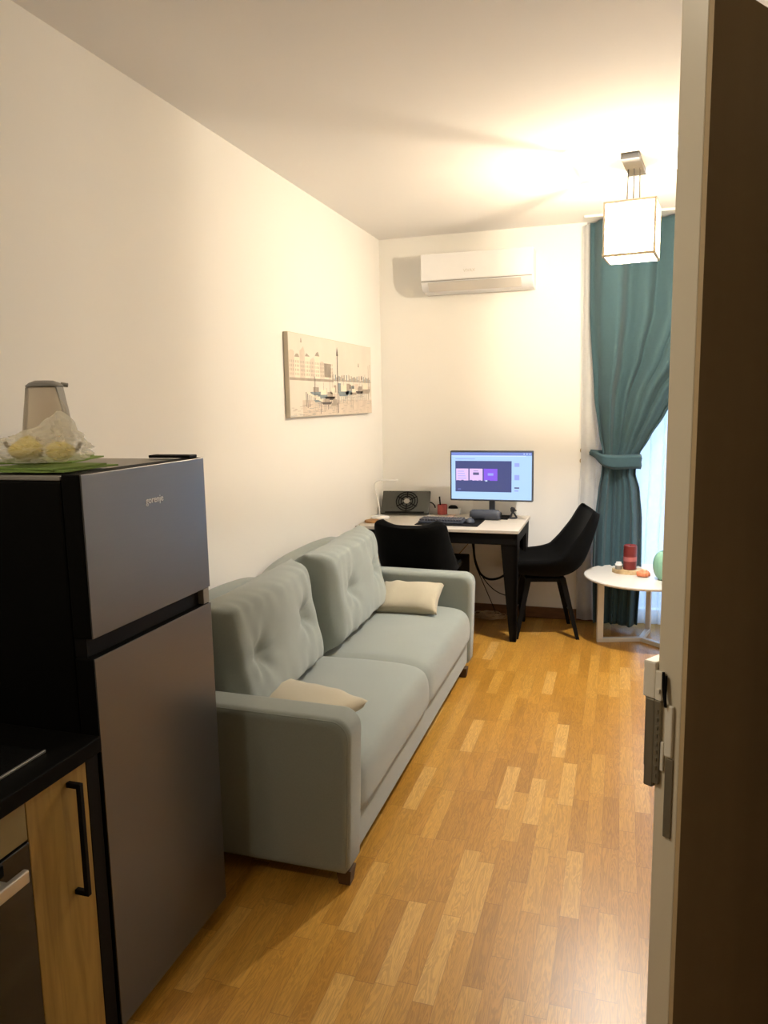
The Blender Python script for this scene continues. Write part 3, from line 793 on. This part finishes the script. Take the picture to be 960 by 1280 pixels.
# ------------------------------------------------------------------ chairs
def chair_mesh_parts():
    """local frame: front is -y, the shell is one bucket of seat and back"""
    prof = [(-.235, .485), (-.20, .497), (-.10, .490), (.0, .482), (.09, .487), (.155, .520), (.200, .585), (.235, .665), (.265, .745), (.292, .825), (.305, .862), (.312, .885)]
    pr = spline([(0, y, z) for y, z in prof], 3); n = len(pr); NU = 22
    bm = bmesh.new(); top = []; bot = []
    for i, p in enumerate(pr):
        t = i/(n-1); p = p+Vector((0, 0, .022*(1-t)))
        a = pr[max(i-1, 0)]; b = pr[min(i+1, n-1)]; tg = (b-a).normalized(); nm = Vector((0, -tg.z, tg.y))     # towards the sitter
        if t < .45: w = .225+.035*math.sin(t/.45*PI/2)
        else: w = .26-.038*((t-.45)/.55)**1.3
        if t > .86: w *= 1-.22*((t-.86)/.14)**2.5
        wing = .075*math.exp(-((t-.46)/.26)**2)+.030
        th = .088 if t < .5 else .088-.050*(t-.5)*2
        rt, rb = [], []
        for j in range(NU+1):
            u = -1+2*j/NU
            sag = -.028*(1-u*u)*max(0, (t-.90)/.10) if t > .90 else 0
            up = wing*abs(u)**2.6
            x = u*w
            q = p+nm*up+Vector((x, 0, sag))
            edge = max(0, 1-abs(u)**6)*(1 if 0 < i < n-1 else .25)
            e2 = .35+.65*edge
            rt.append(bm.verts.new(q)); rb.append(bm.verts.new(q-nm*th*e2))
        top.append(rt); bot.append(rb)
    for i in range(n-1):
        for j in range(NU):
            bm.faces.new((top[i][j], top[i][j+1], top[i+1][j+1], top[i+1][j]))
            bm.faces.new((bot[i][j+1], bot[i][j], bot[i+1][j], bot[i+1][j+1]))
        for j in (0, NU):
            bm.faces.new((top[i][j], top[i+1][j], bot[i+1][j], bot[i][j]))
    for i in (0, n-1):
        for j in range(NU): bm.faces.new((top[i][j], bot[i][j], bot[i][j+1], top[i][j+1]))
    return bm
def make_chair(label):
    t = root('upholstered_chair', (0, 0, 0), label, 'chair', 'black upholstered shell chairs at the desk')
    build('seat_shell', chair_mesh_parts(), M['velvet'], t, smooth=True, world=False)
    bm = bmesh.new(); box(bm, -.15, .15, -.15, .12, .392, .420, .006)
    build('underframe', bm, M['black'], t, world=False)
    for sx in (-1, 1):
        for sy in (-1, 1):
            top = Vector((sx*.135, -.13 if sy < 0 else .10, .42)); ft = Vector((sx*.185, -.215 if sy < 0 else .20, 0))
            bm = bmesh.new()
            a = .019; b = .012
            quadbox(bm, [(ft.x+i*b, ft.y+j*b, 0) for i, j in ((-1, -1), (1, -1), (1, 1), (-1, 1))], [(top.x+i*a, top.y+j*a, top.z) for i, j in ((-1, -1), (1, -1), (1, 1), (-1, 1))])
            build('leg', bm, M['black'], t, world=False)
    return t
c1 = make_chair('black upholstered chair with its back to the sofa, pushed in at the desk')
c1.location = (.51, 4.815, 0); c1.rotation_euler = (0, 0, math.radians(180))
c2 = c1.copy(); COL.objects.link(c2)
for ch in list(c1.children):
    q = ch.copy(); COL.objects.link(q); q.parent = c2
c2['label'] = 'black upholstered chair seen from the side between desk and teal curtain'
c2.location = (1.285, 5.285, 0); c2.rotation_euler = (0, 0, math.radians(-77))

# ------------------------------------------------------------------ sofa
sf = root('sofa', (.50, 3.32, 0), 'long sage green fabric sofa standing along the left wall', 'sofa')
Y0, Y1 = 2.184, 4.462
def arm_prof(front):
    pts = [(.05, .05), (.915, .048), (.930, .07)]
    pts += [(.938, .25), (.943, .42), (.947, .535)]
    for k in range(9):
        a = k/8*PI/2; pts.append((.947-.062+.062*math.cos(a), .540+.062*math.sin(a)))
    pts += [(.50, .606), (.05, .610)]
    return pts
for (a, b, oy) in ((Y0, Y0+.145, Y0), (Y1-.125, Y1, Y1)):
    bm = bmesh.new(); rings = []; RB = .030
    ys = [(RB*(1-math.cos(q*PI/16)), RB*(1-math.sin(q*PI/16))) for q in range(9)]
    seq = [(a+t_, d_) for t_, d_ in ys]+[(b-t_, d_) for t_, d_ in reversed(ys)]
    for yy, d_ in seq:
        rings.append([bm.verts.new((.50+(x-.50)*(1-d_/.45), yy, .33+(z-.33)*(1-d_/.28))) for x, z in arm_prof(0)])
    for p, q in zip(rings, rings[1:]):
        for i in range(len(p)): bm.faces.new((p[i], p[(i+1) % len(p)], q[(i+1) % len(p)], q[i]))
    bm.faces.new(rings[0]); bm.faces.new(rings[-1][::-1])
    o = build('armrest', bm, M['sage'], sf); autosmooth(o, 40)
    ap = arm_prof(0)
    pts = [(x+.0, oy+(.010 if oy == Y0 else -.010), z) for x, z in ap[2:]]
    pts = [(.50+(x-.50)*(1-.0100/.45), y, .33+(z-.33)*(1-.0100/.28)) for x, y, z in pts]
    build('piping', tube(bmesh.new(), pts, .0030, 6), M['sage'], o, smooth=True)
build('base', B(.06, .915, Y0+.146, Y1-.126, .06, .195, .006), M['sage'], sf)
for k, (a, b) in enumerate(((Y0+.147, 3.3205), (3.3235, Y1-.128))):
    bm = bmesh.new(); NX, NY, = 40, 40
    prof = []
    # seat cushion: crowned top, full rounded front
    for t in range(NX+1):
        u = t/NX
        prof.append(u)
    rows = []
    path = [(.20, .196)]
    path = [(.20, .402), (.35, .408), (.55, .412), (.72, .412), (.82, .408), (.875, .399), (.912, .380), (.932, .350), (.940, .310), (.941, .262), (.938, .222), (.928, .203), (.915, .197)]
    sp_ = spline([(x, 0, z) for x, z in path], 3)
    top = []
    for j in range(NY+1):
        v = -1+2*j/NY; y = a+(b-a)*j/NY
        e = abs(v)**22
        cr = .012*(1-v*v)
        row = []
        for p in sp_:
            x, z = p.x, p.z
            out = (1-e)
            nx_ = x-.012*e*(1 if x > .85 else 0); nz_ = z-.014*e*(1 if z > .26 else 0)+cr*(1 if z > .3 else z/.3*0)
            nz_ += .003*noise.noise(Vector((x*6, y*6, 1.3)))
            row.append(bm.verts.new((nx_, y, nz_)))
        top.append(row)
    n = len(sp_)
    for j in range(NY):
        for i in range(n-1): bm.faces.new((top[j][i], top[j][i+1], top[j+1][i+1], top[j+1][i]))
    for j in (0, NY):
        c0 = bm.verts.new((.20, top[j][0].co.y, .197))
        fan = top[j]
        for i in range(n-1): bm.faces.new((c0, fan[i], fan[i+1]) if j else (c0, fan[i+1], fan[i]))
        top[j].append(c0)
    for j in range(NY):
        pass
    bm.faces.new((top[0][0], top[NY][0], top[NY][-1], top[0][-1]))
    bm.faces.new((top[0][-1], top[NY][-1], top[NY][n-1], top[0][n-1]))
    o = build('seat_cushion', bm, M['sage'], sf); autosmooth(o, 50)
# back frame with two soft humps
for k, (a, b, tz) in enumerate(((Y0+.02, 3.32, .835), (3.322, Y1-.02, .835))):
    bm = bmesh.new(); NY = 30; rings = []
    for j in range(NY+1):
        v = -1+2*j/NY; y = a+(b-a)*j/NY
        zt = tz-.055*abs(v)**3-.02*abs(v)**12
        th = .17
        ring = [(.03, .20), (.03, zt-.04), (.045, zt-.012), (.08, zt), (.13, zt-.006), (.175, zt-.04), (.195, zt-.10), (.20, .50), (.20, .20)]
        rings.append([bm.verts.new((x, y, z)) for x, z in ring])
    for p, q in zip(rings, rings[1:]):
        for i in range(len(p)): bm.faces.new((p[i], p[(i+1) % len(p)], q[(i+1) % len(p)], q[i]))
    bm.faces.new(rings[0]); bm.faces.new(rings[-1][::-1])
    o = build('backrest', bm, M['sage'], sf); autosmooth(o, 50)
for (x, y) in ((.905, Y0+.05), (.905, Y1-.20), (.12, Y0+.05), (.12, Y1-.05)):
    bm = bmesh.new(); quadbox(bm, [(x-.02, y-.02, 0), (x+.02, y-.02, 0), (x+.02, y+.02, 0), (x-.02, y+.02, 0)], [(x-.027, y-.027, .056), (x+.027, y-.027, .056), (x+.027, y+.027, .056), (x-.027, y+.027, .056)])
    build('leg', bm, M['stem'], sf)

# the two loose back cushions
def leaning(c, w, h, t, tilt, rotz, dimples, seed):
    # local x along world y, local y up, local z towards the room
    ex = Vector((0, 1, 0)); ey = Vector((-math.sin(tilt), 0, math.cos(tilt))); ez_ = Vector((math.cos(tilt), 0, math.sin(tilt)))
    Rz = Matrix.Rotation(rotz, 4, 'Z')
    mx = Matrix.Translation(c) @ Rz @ basis((0, 0, 0), ex, ey, ez_)
    return pillow(w, h, t, mx, dimples, 60, 40, wr=.020, corner=.16, edge=.045, seed=seed, flat=4.2)
o = build('back_cushion', leaning((.345, 2.765, .660), .90, .50, .19, math.radians(10), math.radians(1), ((-.22, -.01, .045), (.24, .015, .045)), 1), M['sage'], smooth=True)
tag(o, 'large sage green button-tufted back cushion at the end of the sofa nearest the refrigerator', 'cushion', 'large back cushions on the sofa')
o = build('back_cushion', leaning((.345, 3.765, .660), .92, .50, .19, math.radians(10), math.radians(2), ((-.17, .0, .045), (.26, .015, .036)), 8), M['sage'], smooth=True)
tag(o, 'large sage green button-tufted back cushion at the end of the sofa nearest the desk', 'cushion', 'large back cushions on the sofa')
# beige throw pillows
mx = Matrix.Translation((.595, 2.57, .468)) @ Matrix.Rotation(math.radians(-17), 4, 'Z') @ Matrix.Rotation(math.radians(4), 4, 'X')
o = build('throw_pillow', pillow(.45, .31, .105, mx, (), 36, 28, wr=.014, corner=.25, seed=4, flat=2.4), M['beige'], smooth=True)
tag(o, 'beige throw pillow lying flat on the seat behind the nearer armrest', 'pillow', 'beige throw pillows on the sofa')
mx = Matrix.Translation((.610, 4.155, .492)) @ Matrix.Rotation(math.radians(2), 4, 'Z') @ Matrix.Rotation(math.radians(26), 4, 'X')
o = build('throw_pillow', pillow(.37, .27, .11, mx, (), 36, 28, wr=.012, corner=.22, seed=11, flat=2.6), M['beige'], smooth=True)
tag(o, 'beige throw pillow leaning against the far armrest by the desk chair', 'pillow', 'beige throw pillows on the sofa')

# ------------------------------------------------------------------ side table
stc = (1.935, 5.215)
stb = root('side_table', (stc[0], stc[1], 0), 'round white side table on three flat metal arms before the teal curtain', 'side table')
build('tabletop', lathe(bmesh.new(), [(0, .437), (.372, .437), (.380, .441), (.382, .449), (.379, .455), (0, .456)], (stc[0], stc[1], 0), 72), M['whitemetal'], stb)
for deg, L_ in ((197, .30), (-42, .30), (77, .24)):
    a = math.radians(deg); bm = bmesh.new()
    mxl = Matrix.Translation((stc[0], stc[1], 0)) @ Matrix.Rotation(a, 4, 'Z')
    box(bm, .0, L_, -.016, .016, .0, .028, .002, mx=mxl)
    box(bm, L_-.040, L_, -.016, .016, .0285, .420, .002, mx=mxl)
    box(bm, .0, L_, -.016, .016, .4205, .4365, .002, mx=mxl)
    build('leg', bm, M['whitemetal'], stb)
# on the table
ZT = .456
tr = bmesh.new(); n = 30; R = []
for s in (0, 1):
    R.append([tr.verts.new((1.850+(.112+.006*math.sin(5*2*PI*k/n))*math.cos(2*PI*k/n), 5.262+(.060+.005*math.sin(3*2*PI*k/n))*math.sin(2*PI*k/n), ZT+.0004+s*.026)) for k in range(n)])
tr.faces.new(R[0][::-1]); tr.faces.new(R[1])
for k in range(n): tr.faces.new((R[0][k], R[0][(k+1) % n], R[1][(k+1) % n], R[1][k]))
tag(build('wooden_tray', tr, M['tray']), 'small oval slab of pale wood on the round side table', 'tray')
cd = root('pillar_candle', (1.85, 5.265, ZT+.027), 'tall red pillar candle with a pink band standing on the wooden slab', 'candle')
build('wax', lathe(bmesh.new(), [(0, 0), (.041, 0), (.043, .004), (.043, .05)] + [(.043, .052), (.043, .160), (.040, .165), (.030, .163), (.01, .155), (0, .154)], (1.85, 5.265, ZT+.0268), 40), M['red'], cd, smooth=False)
build('band', lathe(bmesh.new(), [(.0433, .058), (.0445, .058), (.0445, .088), (.0433, .088)], (1.85, 5.265, ZT+.0268), 40), M['pink'], cd)
build('wick', tube(bmesh.new(), [(1.85, 5.265, ZT+.18), (1.852, 5.265, ZT+.193)], .0015), M['black'], cd)
jr = root('jar', (1.775, 5.25, ZT+.027), 'small dark jar with a white lid left of the red candle', 'jar')
build('glass', lathe(bmesh.new(), [(0, 0), (.020, 0), (.022, .004), (.022, .026), (0, .026)], (1.778, 5.25, ZT+.0268), 24), M['greyplast'], jr)
build('lid', lathe(bmesh.new(), [(0, .0262), (.024, .0262), (.024, .036), (.018, .037), (.018, .048), (0, .049)], (1.778, 5.25, ZT+.0268), 24), M['whiteplast'], jr)
bm = bmesh.new()
for k in range(9):
    a = k*2*PI/9; q = blob((1.935+.028*math.cos(a), 5.172+.026*math.sin(a), ZT+.018), (.017, .012, .020), 3, .3, k, 2)
    me = bpy.data.meshes.new('t'); q.to_mesh(me); q.free(); bm.from_mesh(me); bpy.data.meshes.remove(me)
q = blob((1.935, 5.172, ZT+.024), (.020, .020, .022), 3, .3, 12, 2); me = bpy.data.meshes.new('t'); q.to_mesh(me); q.free(); bm.from_mesh(me); bpy.data.meshes.remove(me)
tag(build('artificial_flower', bm, M['orange'], smooth=True), 'small orange flower-like ornament in front of the wooden slab', 'ornament')
bm = bmesh.new(); n = 56; prof = [(.0, 0), (.030, 0), (.045, .012), (.063, .045), (.071, .085), (.068, .13), (.055, .165), (.035, .184), (.030, .186), (.032, .18), (0, .176)]
prof = [(p.x, p.z) for p in spline([(r, 0, z) for r, z in prof], 3)]
lathe(bm, prof, (0, 0, 0), n)
for v in bm.verts:
    a = math.atan2(v.co.y, v.co.x); k = 1+.018*math.cos(a*14); v.co.x *= k; v.co.y *= k
bmesh.ops.translate(bm, vec=(2.062, 5.11, ZT+.0004), verts=bm.verts)
tag(build('vase', bm, M['green'], smooth=True), 'round ribbed green vase on the side table near the bright window', 'vase')

# ------------------------------------------------------------------ curtains
rail = B(1.50, 2.95, 5.40, 5.52, H-.016, H-.0005, .003)
o = build('trim_2', rail, M['whitetrim']); struct(o)
def cloth(xl, xr, ybase, zs, folds, amp, yoff=lambda z: 0, nu=150, ph=0):
    bm = bmesh.new(); rows = []
    for z in zs:
        a, b = xl(z), xr(z); row = []
        for i in range(nu+1):
            u = i/nu
            A = amp(z)
            if folds < 10:
                f = 1.5*noise.noise(Vector((u*folds+ph, z*.35, 2.7)))+.9*noise.noise(Vector((u*folds*2.3+9, z*.5, 5.1)))+.35*math.sin(2*PI*folds*u*.8+z*.5)
            else: f = math.sin(2*PI*folds*u+ph+.7*math.sin(3*u+z*.6))+.35*math.sin(2*PI*folds*2.3*u+1.1+z*.5)
            uu = u+.012*math.cos(2*PI*folds*u+ph)*(1 if 0 < i < nu else 0)
            row.append(bm.verts.new((a+(b-a)*uu, ybase+yoff(z)+A*f, z)))
        rows.append(row)
    for p, q in zip(rows, rows[1:]):
        for i in range(nu): bm.faces.new((p[i], p[i+1], q[i+1], q[i]))
    return bm
def lerp(tab):
    def f(z):
        for (z0, v0), (z1, v1) in zip(tab, tab[1:]):
            if z0 >= z >= z1:
                t = (z0-z)/(z0-z1); t = t*t*(3-2*t)*.35+t*.65
                return v0+(v1-v0)*t
        return tab[-1][1] if z < tab[-1][0] else tab[0][1]
    return f
ZT0 = H-.03
zs = [ZT0-(ZT0-.03)*k/90 for k in range(91)]
xl = lerp([(ZT0, 1.535), (2.2, 1.545), (1.65, 1.585), (1.38, 1.625), (1.27, 1.650), (1.13, 1.648), (1.0, 1.628), (.75, 1.605), (.45, 1.600), (.03, 1.612)])
xr = lerp([(ZT0, 2.62), (2.2, 2.52), (1.90, 2.34), (1.65, 2.13), (1.52, 2.055), (1.36, 1.96), (1.24, 1.892), (1.12, 1.872), (1.0, 1.905), (.80, 1.925), (.45, 1.930), (.03, 1.915)])
def amp(z):
    w = xr(z)-xl(z)
    return .016+.040*min(1, max(0, (w-.2))/.4) if z > 1.2 else .016+.026*min(1, (1.2-z)/.25)
ct = root('curtain', (1.75, 5.46, 0), 'heavy teal curtain gathered by a tieback beside the bright window', 'curtain')
cb_ = cloth(xl, xr, 5.455, zs, 5.5, amp, lambda z: -.012*math.exp(-((z-1.2)/.2)**2))
o = build('drape', cb_, M['teal'], ct, smooth=True)
sm = o.modifiers.new('thickness', 'SOLIDIFY'); sm.thickness = .003
# tieback: a band round the gathered cloth running up-left to the hook
bm = bmesh.new()
path = spline([(1.555, 5.575, 1.245), (1.60, 5.50, 1.235), (1.65, 5.41, 1.215), (1.74, 5.395, 1.200), (1.84, 5.400, 1.195), (1.895, 5.43, 1.195), (1.905, 5.47, 1.200), (1.87, 5.505, 1.21), (1.78, 5.515, 1.22), (1.68, 5.52, 1.235), (1.60, 5.54, 1.25), (1.555, 5.577, 1.256)], 6)
rows = []
for i, p in enumerate(path):
    t = i/(len(path)-1); hw = .010+.040*min(1, 4*min(t, 1-t)); a = path[max(0, i-1)]; b = path[min(len(path)-1, i+1)]
    d = (b-a); nn = Vector((d.y, -d.x, 0)).normalized()
    row = []
    for s, o_ in ((-1, 0), (-.5, .006), (0, .002), (.5, .007), (1, 0), (.5, -.003), (0, -.004), (-.5, -.003)):
        row.append(bm.verts.new(p+Vector((0, 0, hw*s+.006*math.sin(t*20)))+nn*o_))
    rows.append(row)
for p, q in zip(rows, rows[1:]):
    for i in range(8): bm.faces.new((p[i], p[(i+1) % 8], q[(i+1) % 8], q[i]))
bm.faces.new(rows[0]); bm.faces.new(rows[-1][::-1])
build('tieback', bm, M['teal'], ct, smooth=True)
hk = root('curtain_hook', (1.54, D, 1.24), 'small brass wall hook holding the teal tieback', 'hook')
build('plate', B(1.525, 1.550, D-.006, D-.0004, 1.215, 1.27, .002), M['brass'], hk)
build('hook', tube(bmesh.new(), spline([(1.538, D-.006, 1.24), (1.54, D-.03, 1.235), (1.556, D-.048, 1.235), (1.575, D-.046, 1.245), (1.58, D-.036, 1.262)]), .005), M['brass'], hk, smooth=True)
bm = bmesh.new()
for cx_, cz_, R_ in ((1.515, 1.262, .020), (1.512, 1.188, .018)):
    pts = [(cx_+R_*math.cos(a*2*PI/16), D-.012, cz_+R_*math.sin(a*2*PI/16)) for a in range(17)]
    tube(bm, pts, .0035, 6, cap=False)
tube(bm, spline([(1.53, D-.012, 1.25), (1.535, D-.012, 1.22), (1.525, D-.012, 1.195)]), .0025, 6)
build('ornament_scroll', bm, M['brass'], hk)
# sheer curtain over the window, its left edge showing beside the drape
zs2 = [ZT0-(ZT0-.02)*k/60 for k in range(61)]
sl = lerp([(ZT0, 1.48), (2.0, 1.49), (1.2, 1.50), (.6, 1.475), (.02, 1.49)])
sr = lambda z: 2.86
o = build('sheer_curtain', cloth(sl, sr, 5.575, zs2, 15, lambda z: .012, nu=260, ph=.4), M['sheer'], smooth=True)
tag(o, 'sheer white floor-length curtain glowing with daylight behind the teal one', 'curtain')

# ------------------------------------------------------------------ pendant lamp
lr = math.radians(-7)
LCx, LCy = 1.797, 4.31
pl = root('pendant_lamp', (LCx, LCy, H), 'lit pendant lamp with a pale square shade hanging from a rectangular ceiling plate', 'ceiling lamp', None, lr)
build('canopy', B(-.045, .045, -.165, .165, -.030, -.0005, .004), M['chrome'], pl, world=False)
SZ1, SZ0 = 2.622-H, 2.350-H; SW2 = .124
for dx in (-.032, 0, .032):
    build('suspension_rod', tube(bmesh.new(), [(dx*.9, .02, -.030), (dx, .02, SZ1+.004)], .0032), M['chrome'], pl, world=False)
bm = bmesh.new()
e = .011
for sx in (-1, 1):
    for sy in (-1, 1): box(bm, sx*SW2-e/2, sx*SW2+e/2, sy*SW2-e/2, sy*SW2+e/2, SZ0, SZ1, .001)
for z in (SZ0, SZ1-.012):
    for s in (-1, 1):
        box(bm, -SW2, SW2, s*SW2-e/2, s*SW2+e/2, z, z+.012, .001); box(bm, s*SW2-e/2, s*SW2+e/2, -SW2, SW2, z, z+.012, .001)
box(bm, -SW2, SW2, .010, .030, SZ1-.008, SZ1+.002, .001); box(bm, -.05, .05, -.012, .05, SZ1+.0021, SZ1+.012, .002)
build('shade_frame', bm, M['lampwood'], pl, world=False)
for k in range(4):
    mxk = Matrix.Rotation(k*PI/2, 4, 'Z')
    bm = bmesh.new(); box(bm, -SW2+.006, SW2-.006, SW2-.002, SW2, SZ0+.013, SZ1-.013, mx=mxk)
    build('shade_panel', bm, M['shade'], pl, world=False)
build('socket', lathe(bmesh.new(), [(0, 0), (.018, 0), (.020, -.05), (0, -.05)], (0, .02, SZ1-.008), 20), M['lampwood'], pl, world=False)
bm = bmesh.new(); bmesh.ops.create_uvsphere(bm, u_segments=28, v_segments=18, radius=.036)
bmesh.ops.translate(bm, vec=(0, .02, SZ1-.095), verts=bm.verts)
bb = build('bulb', bm, M['bulb'], pl, smooth=True, world=False)
bb.visible_shadow = True

# ------------------------------------------------------------------ light
def light(kind, name, loc, energy, col, size=.1, rot=None, **k):
    l = bpy.data.lights.new(name, kind); l.energy = energy; l.color = col
    if kind == 'POINT': l.shadow_soft_size = size
    if kind == 'AREA':
        l.shape = 'RECTANGLE'; l.size = size; l.size_y = k.get('sy', size)
    o = bpy.data.objects.new(name, l); COL.objects.link(o); o.location = loc
    if rot: o.rotation_euler = rot
    return o
bpos = Vector((LCx, LCy, 0))+Matrix.Rotation(lr, 3, 'Z') @ Vector((0, .02, 0)); bpos.z = H+SZ1-.148
bb.visible_shadow = False if False else True
light('POINT', 'bulb_light', (bpos.x, bpos.y, bpos.z-.0), 116, (1, .95, .885), .022)
# daylight outside the balcony door
light('AREA', 'daylight', (2.24, D+.9, 1.5), 40, (.45, .68, 1.0), 1.6, (math.radians(-90), 0, 0), sy=2.6)
# unseen fill light added under the ceiling at the kitchen end
light('AREA', 'kitchen_fill_light', (.62, .25, H-.05), 8.5, (1, .88, .70), .35, (0, 0, 0), sy=.35)

w = bpy.data.worlds.new('World'); S.world = w; w.use_nodes = True
w.node_tree.nodes['Background'].inputs[0].default_value = (.40, .62, 1, 1)
w.node_tree.nodes['Background'].inputs[1].default_value = .7

# ------------------------------------------------------------------ camera
f, yaw, pitch, roll, cx, h = 942.878, .304313585, .144343491, -.018223346, 1.76628, 1.63
cy_, sy_ = math.cos(yaw), math.sin(yaw)
fw = Vector((-sy_*math.cos(pitch), cy_*math.cos(pitch), -math.sin(pitch))); rt = Vector((cy_, sy_, 0)); up = rt.cross(fw)
r2 = rt*math.cos(roll)+up*math.sin(roll); u2 = r2.cross(fw)
cam = bpy.data.cameras.new('Camera'); co = bpy.data.objects.new('Camera', cam); COL.objects.link(co)
co.matrix_world = basis((cx, 0, h), r2, u2, -fw)
cam.sensor_fit = 'HORIZONTAL'; cam.sensor_width = 36; cam.lens = f/960*36; cam.clip_start = .02
S.camera = co
S.view_settings.view_transform = 'Standard'; S.view_settings.look = 'None'
S.view_settings.exposure = 0.84; S.view_settings.gamma = 1; S.view_settings.use_curve_mapping = False
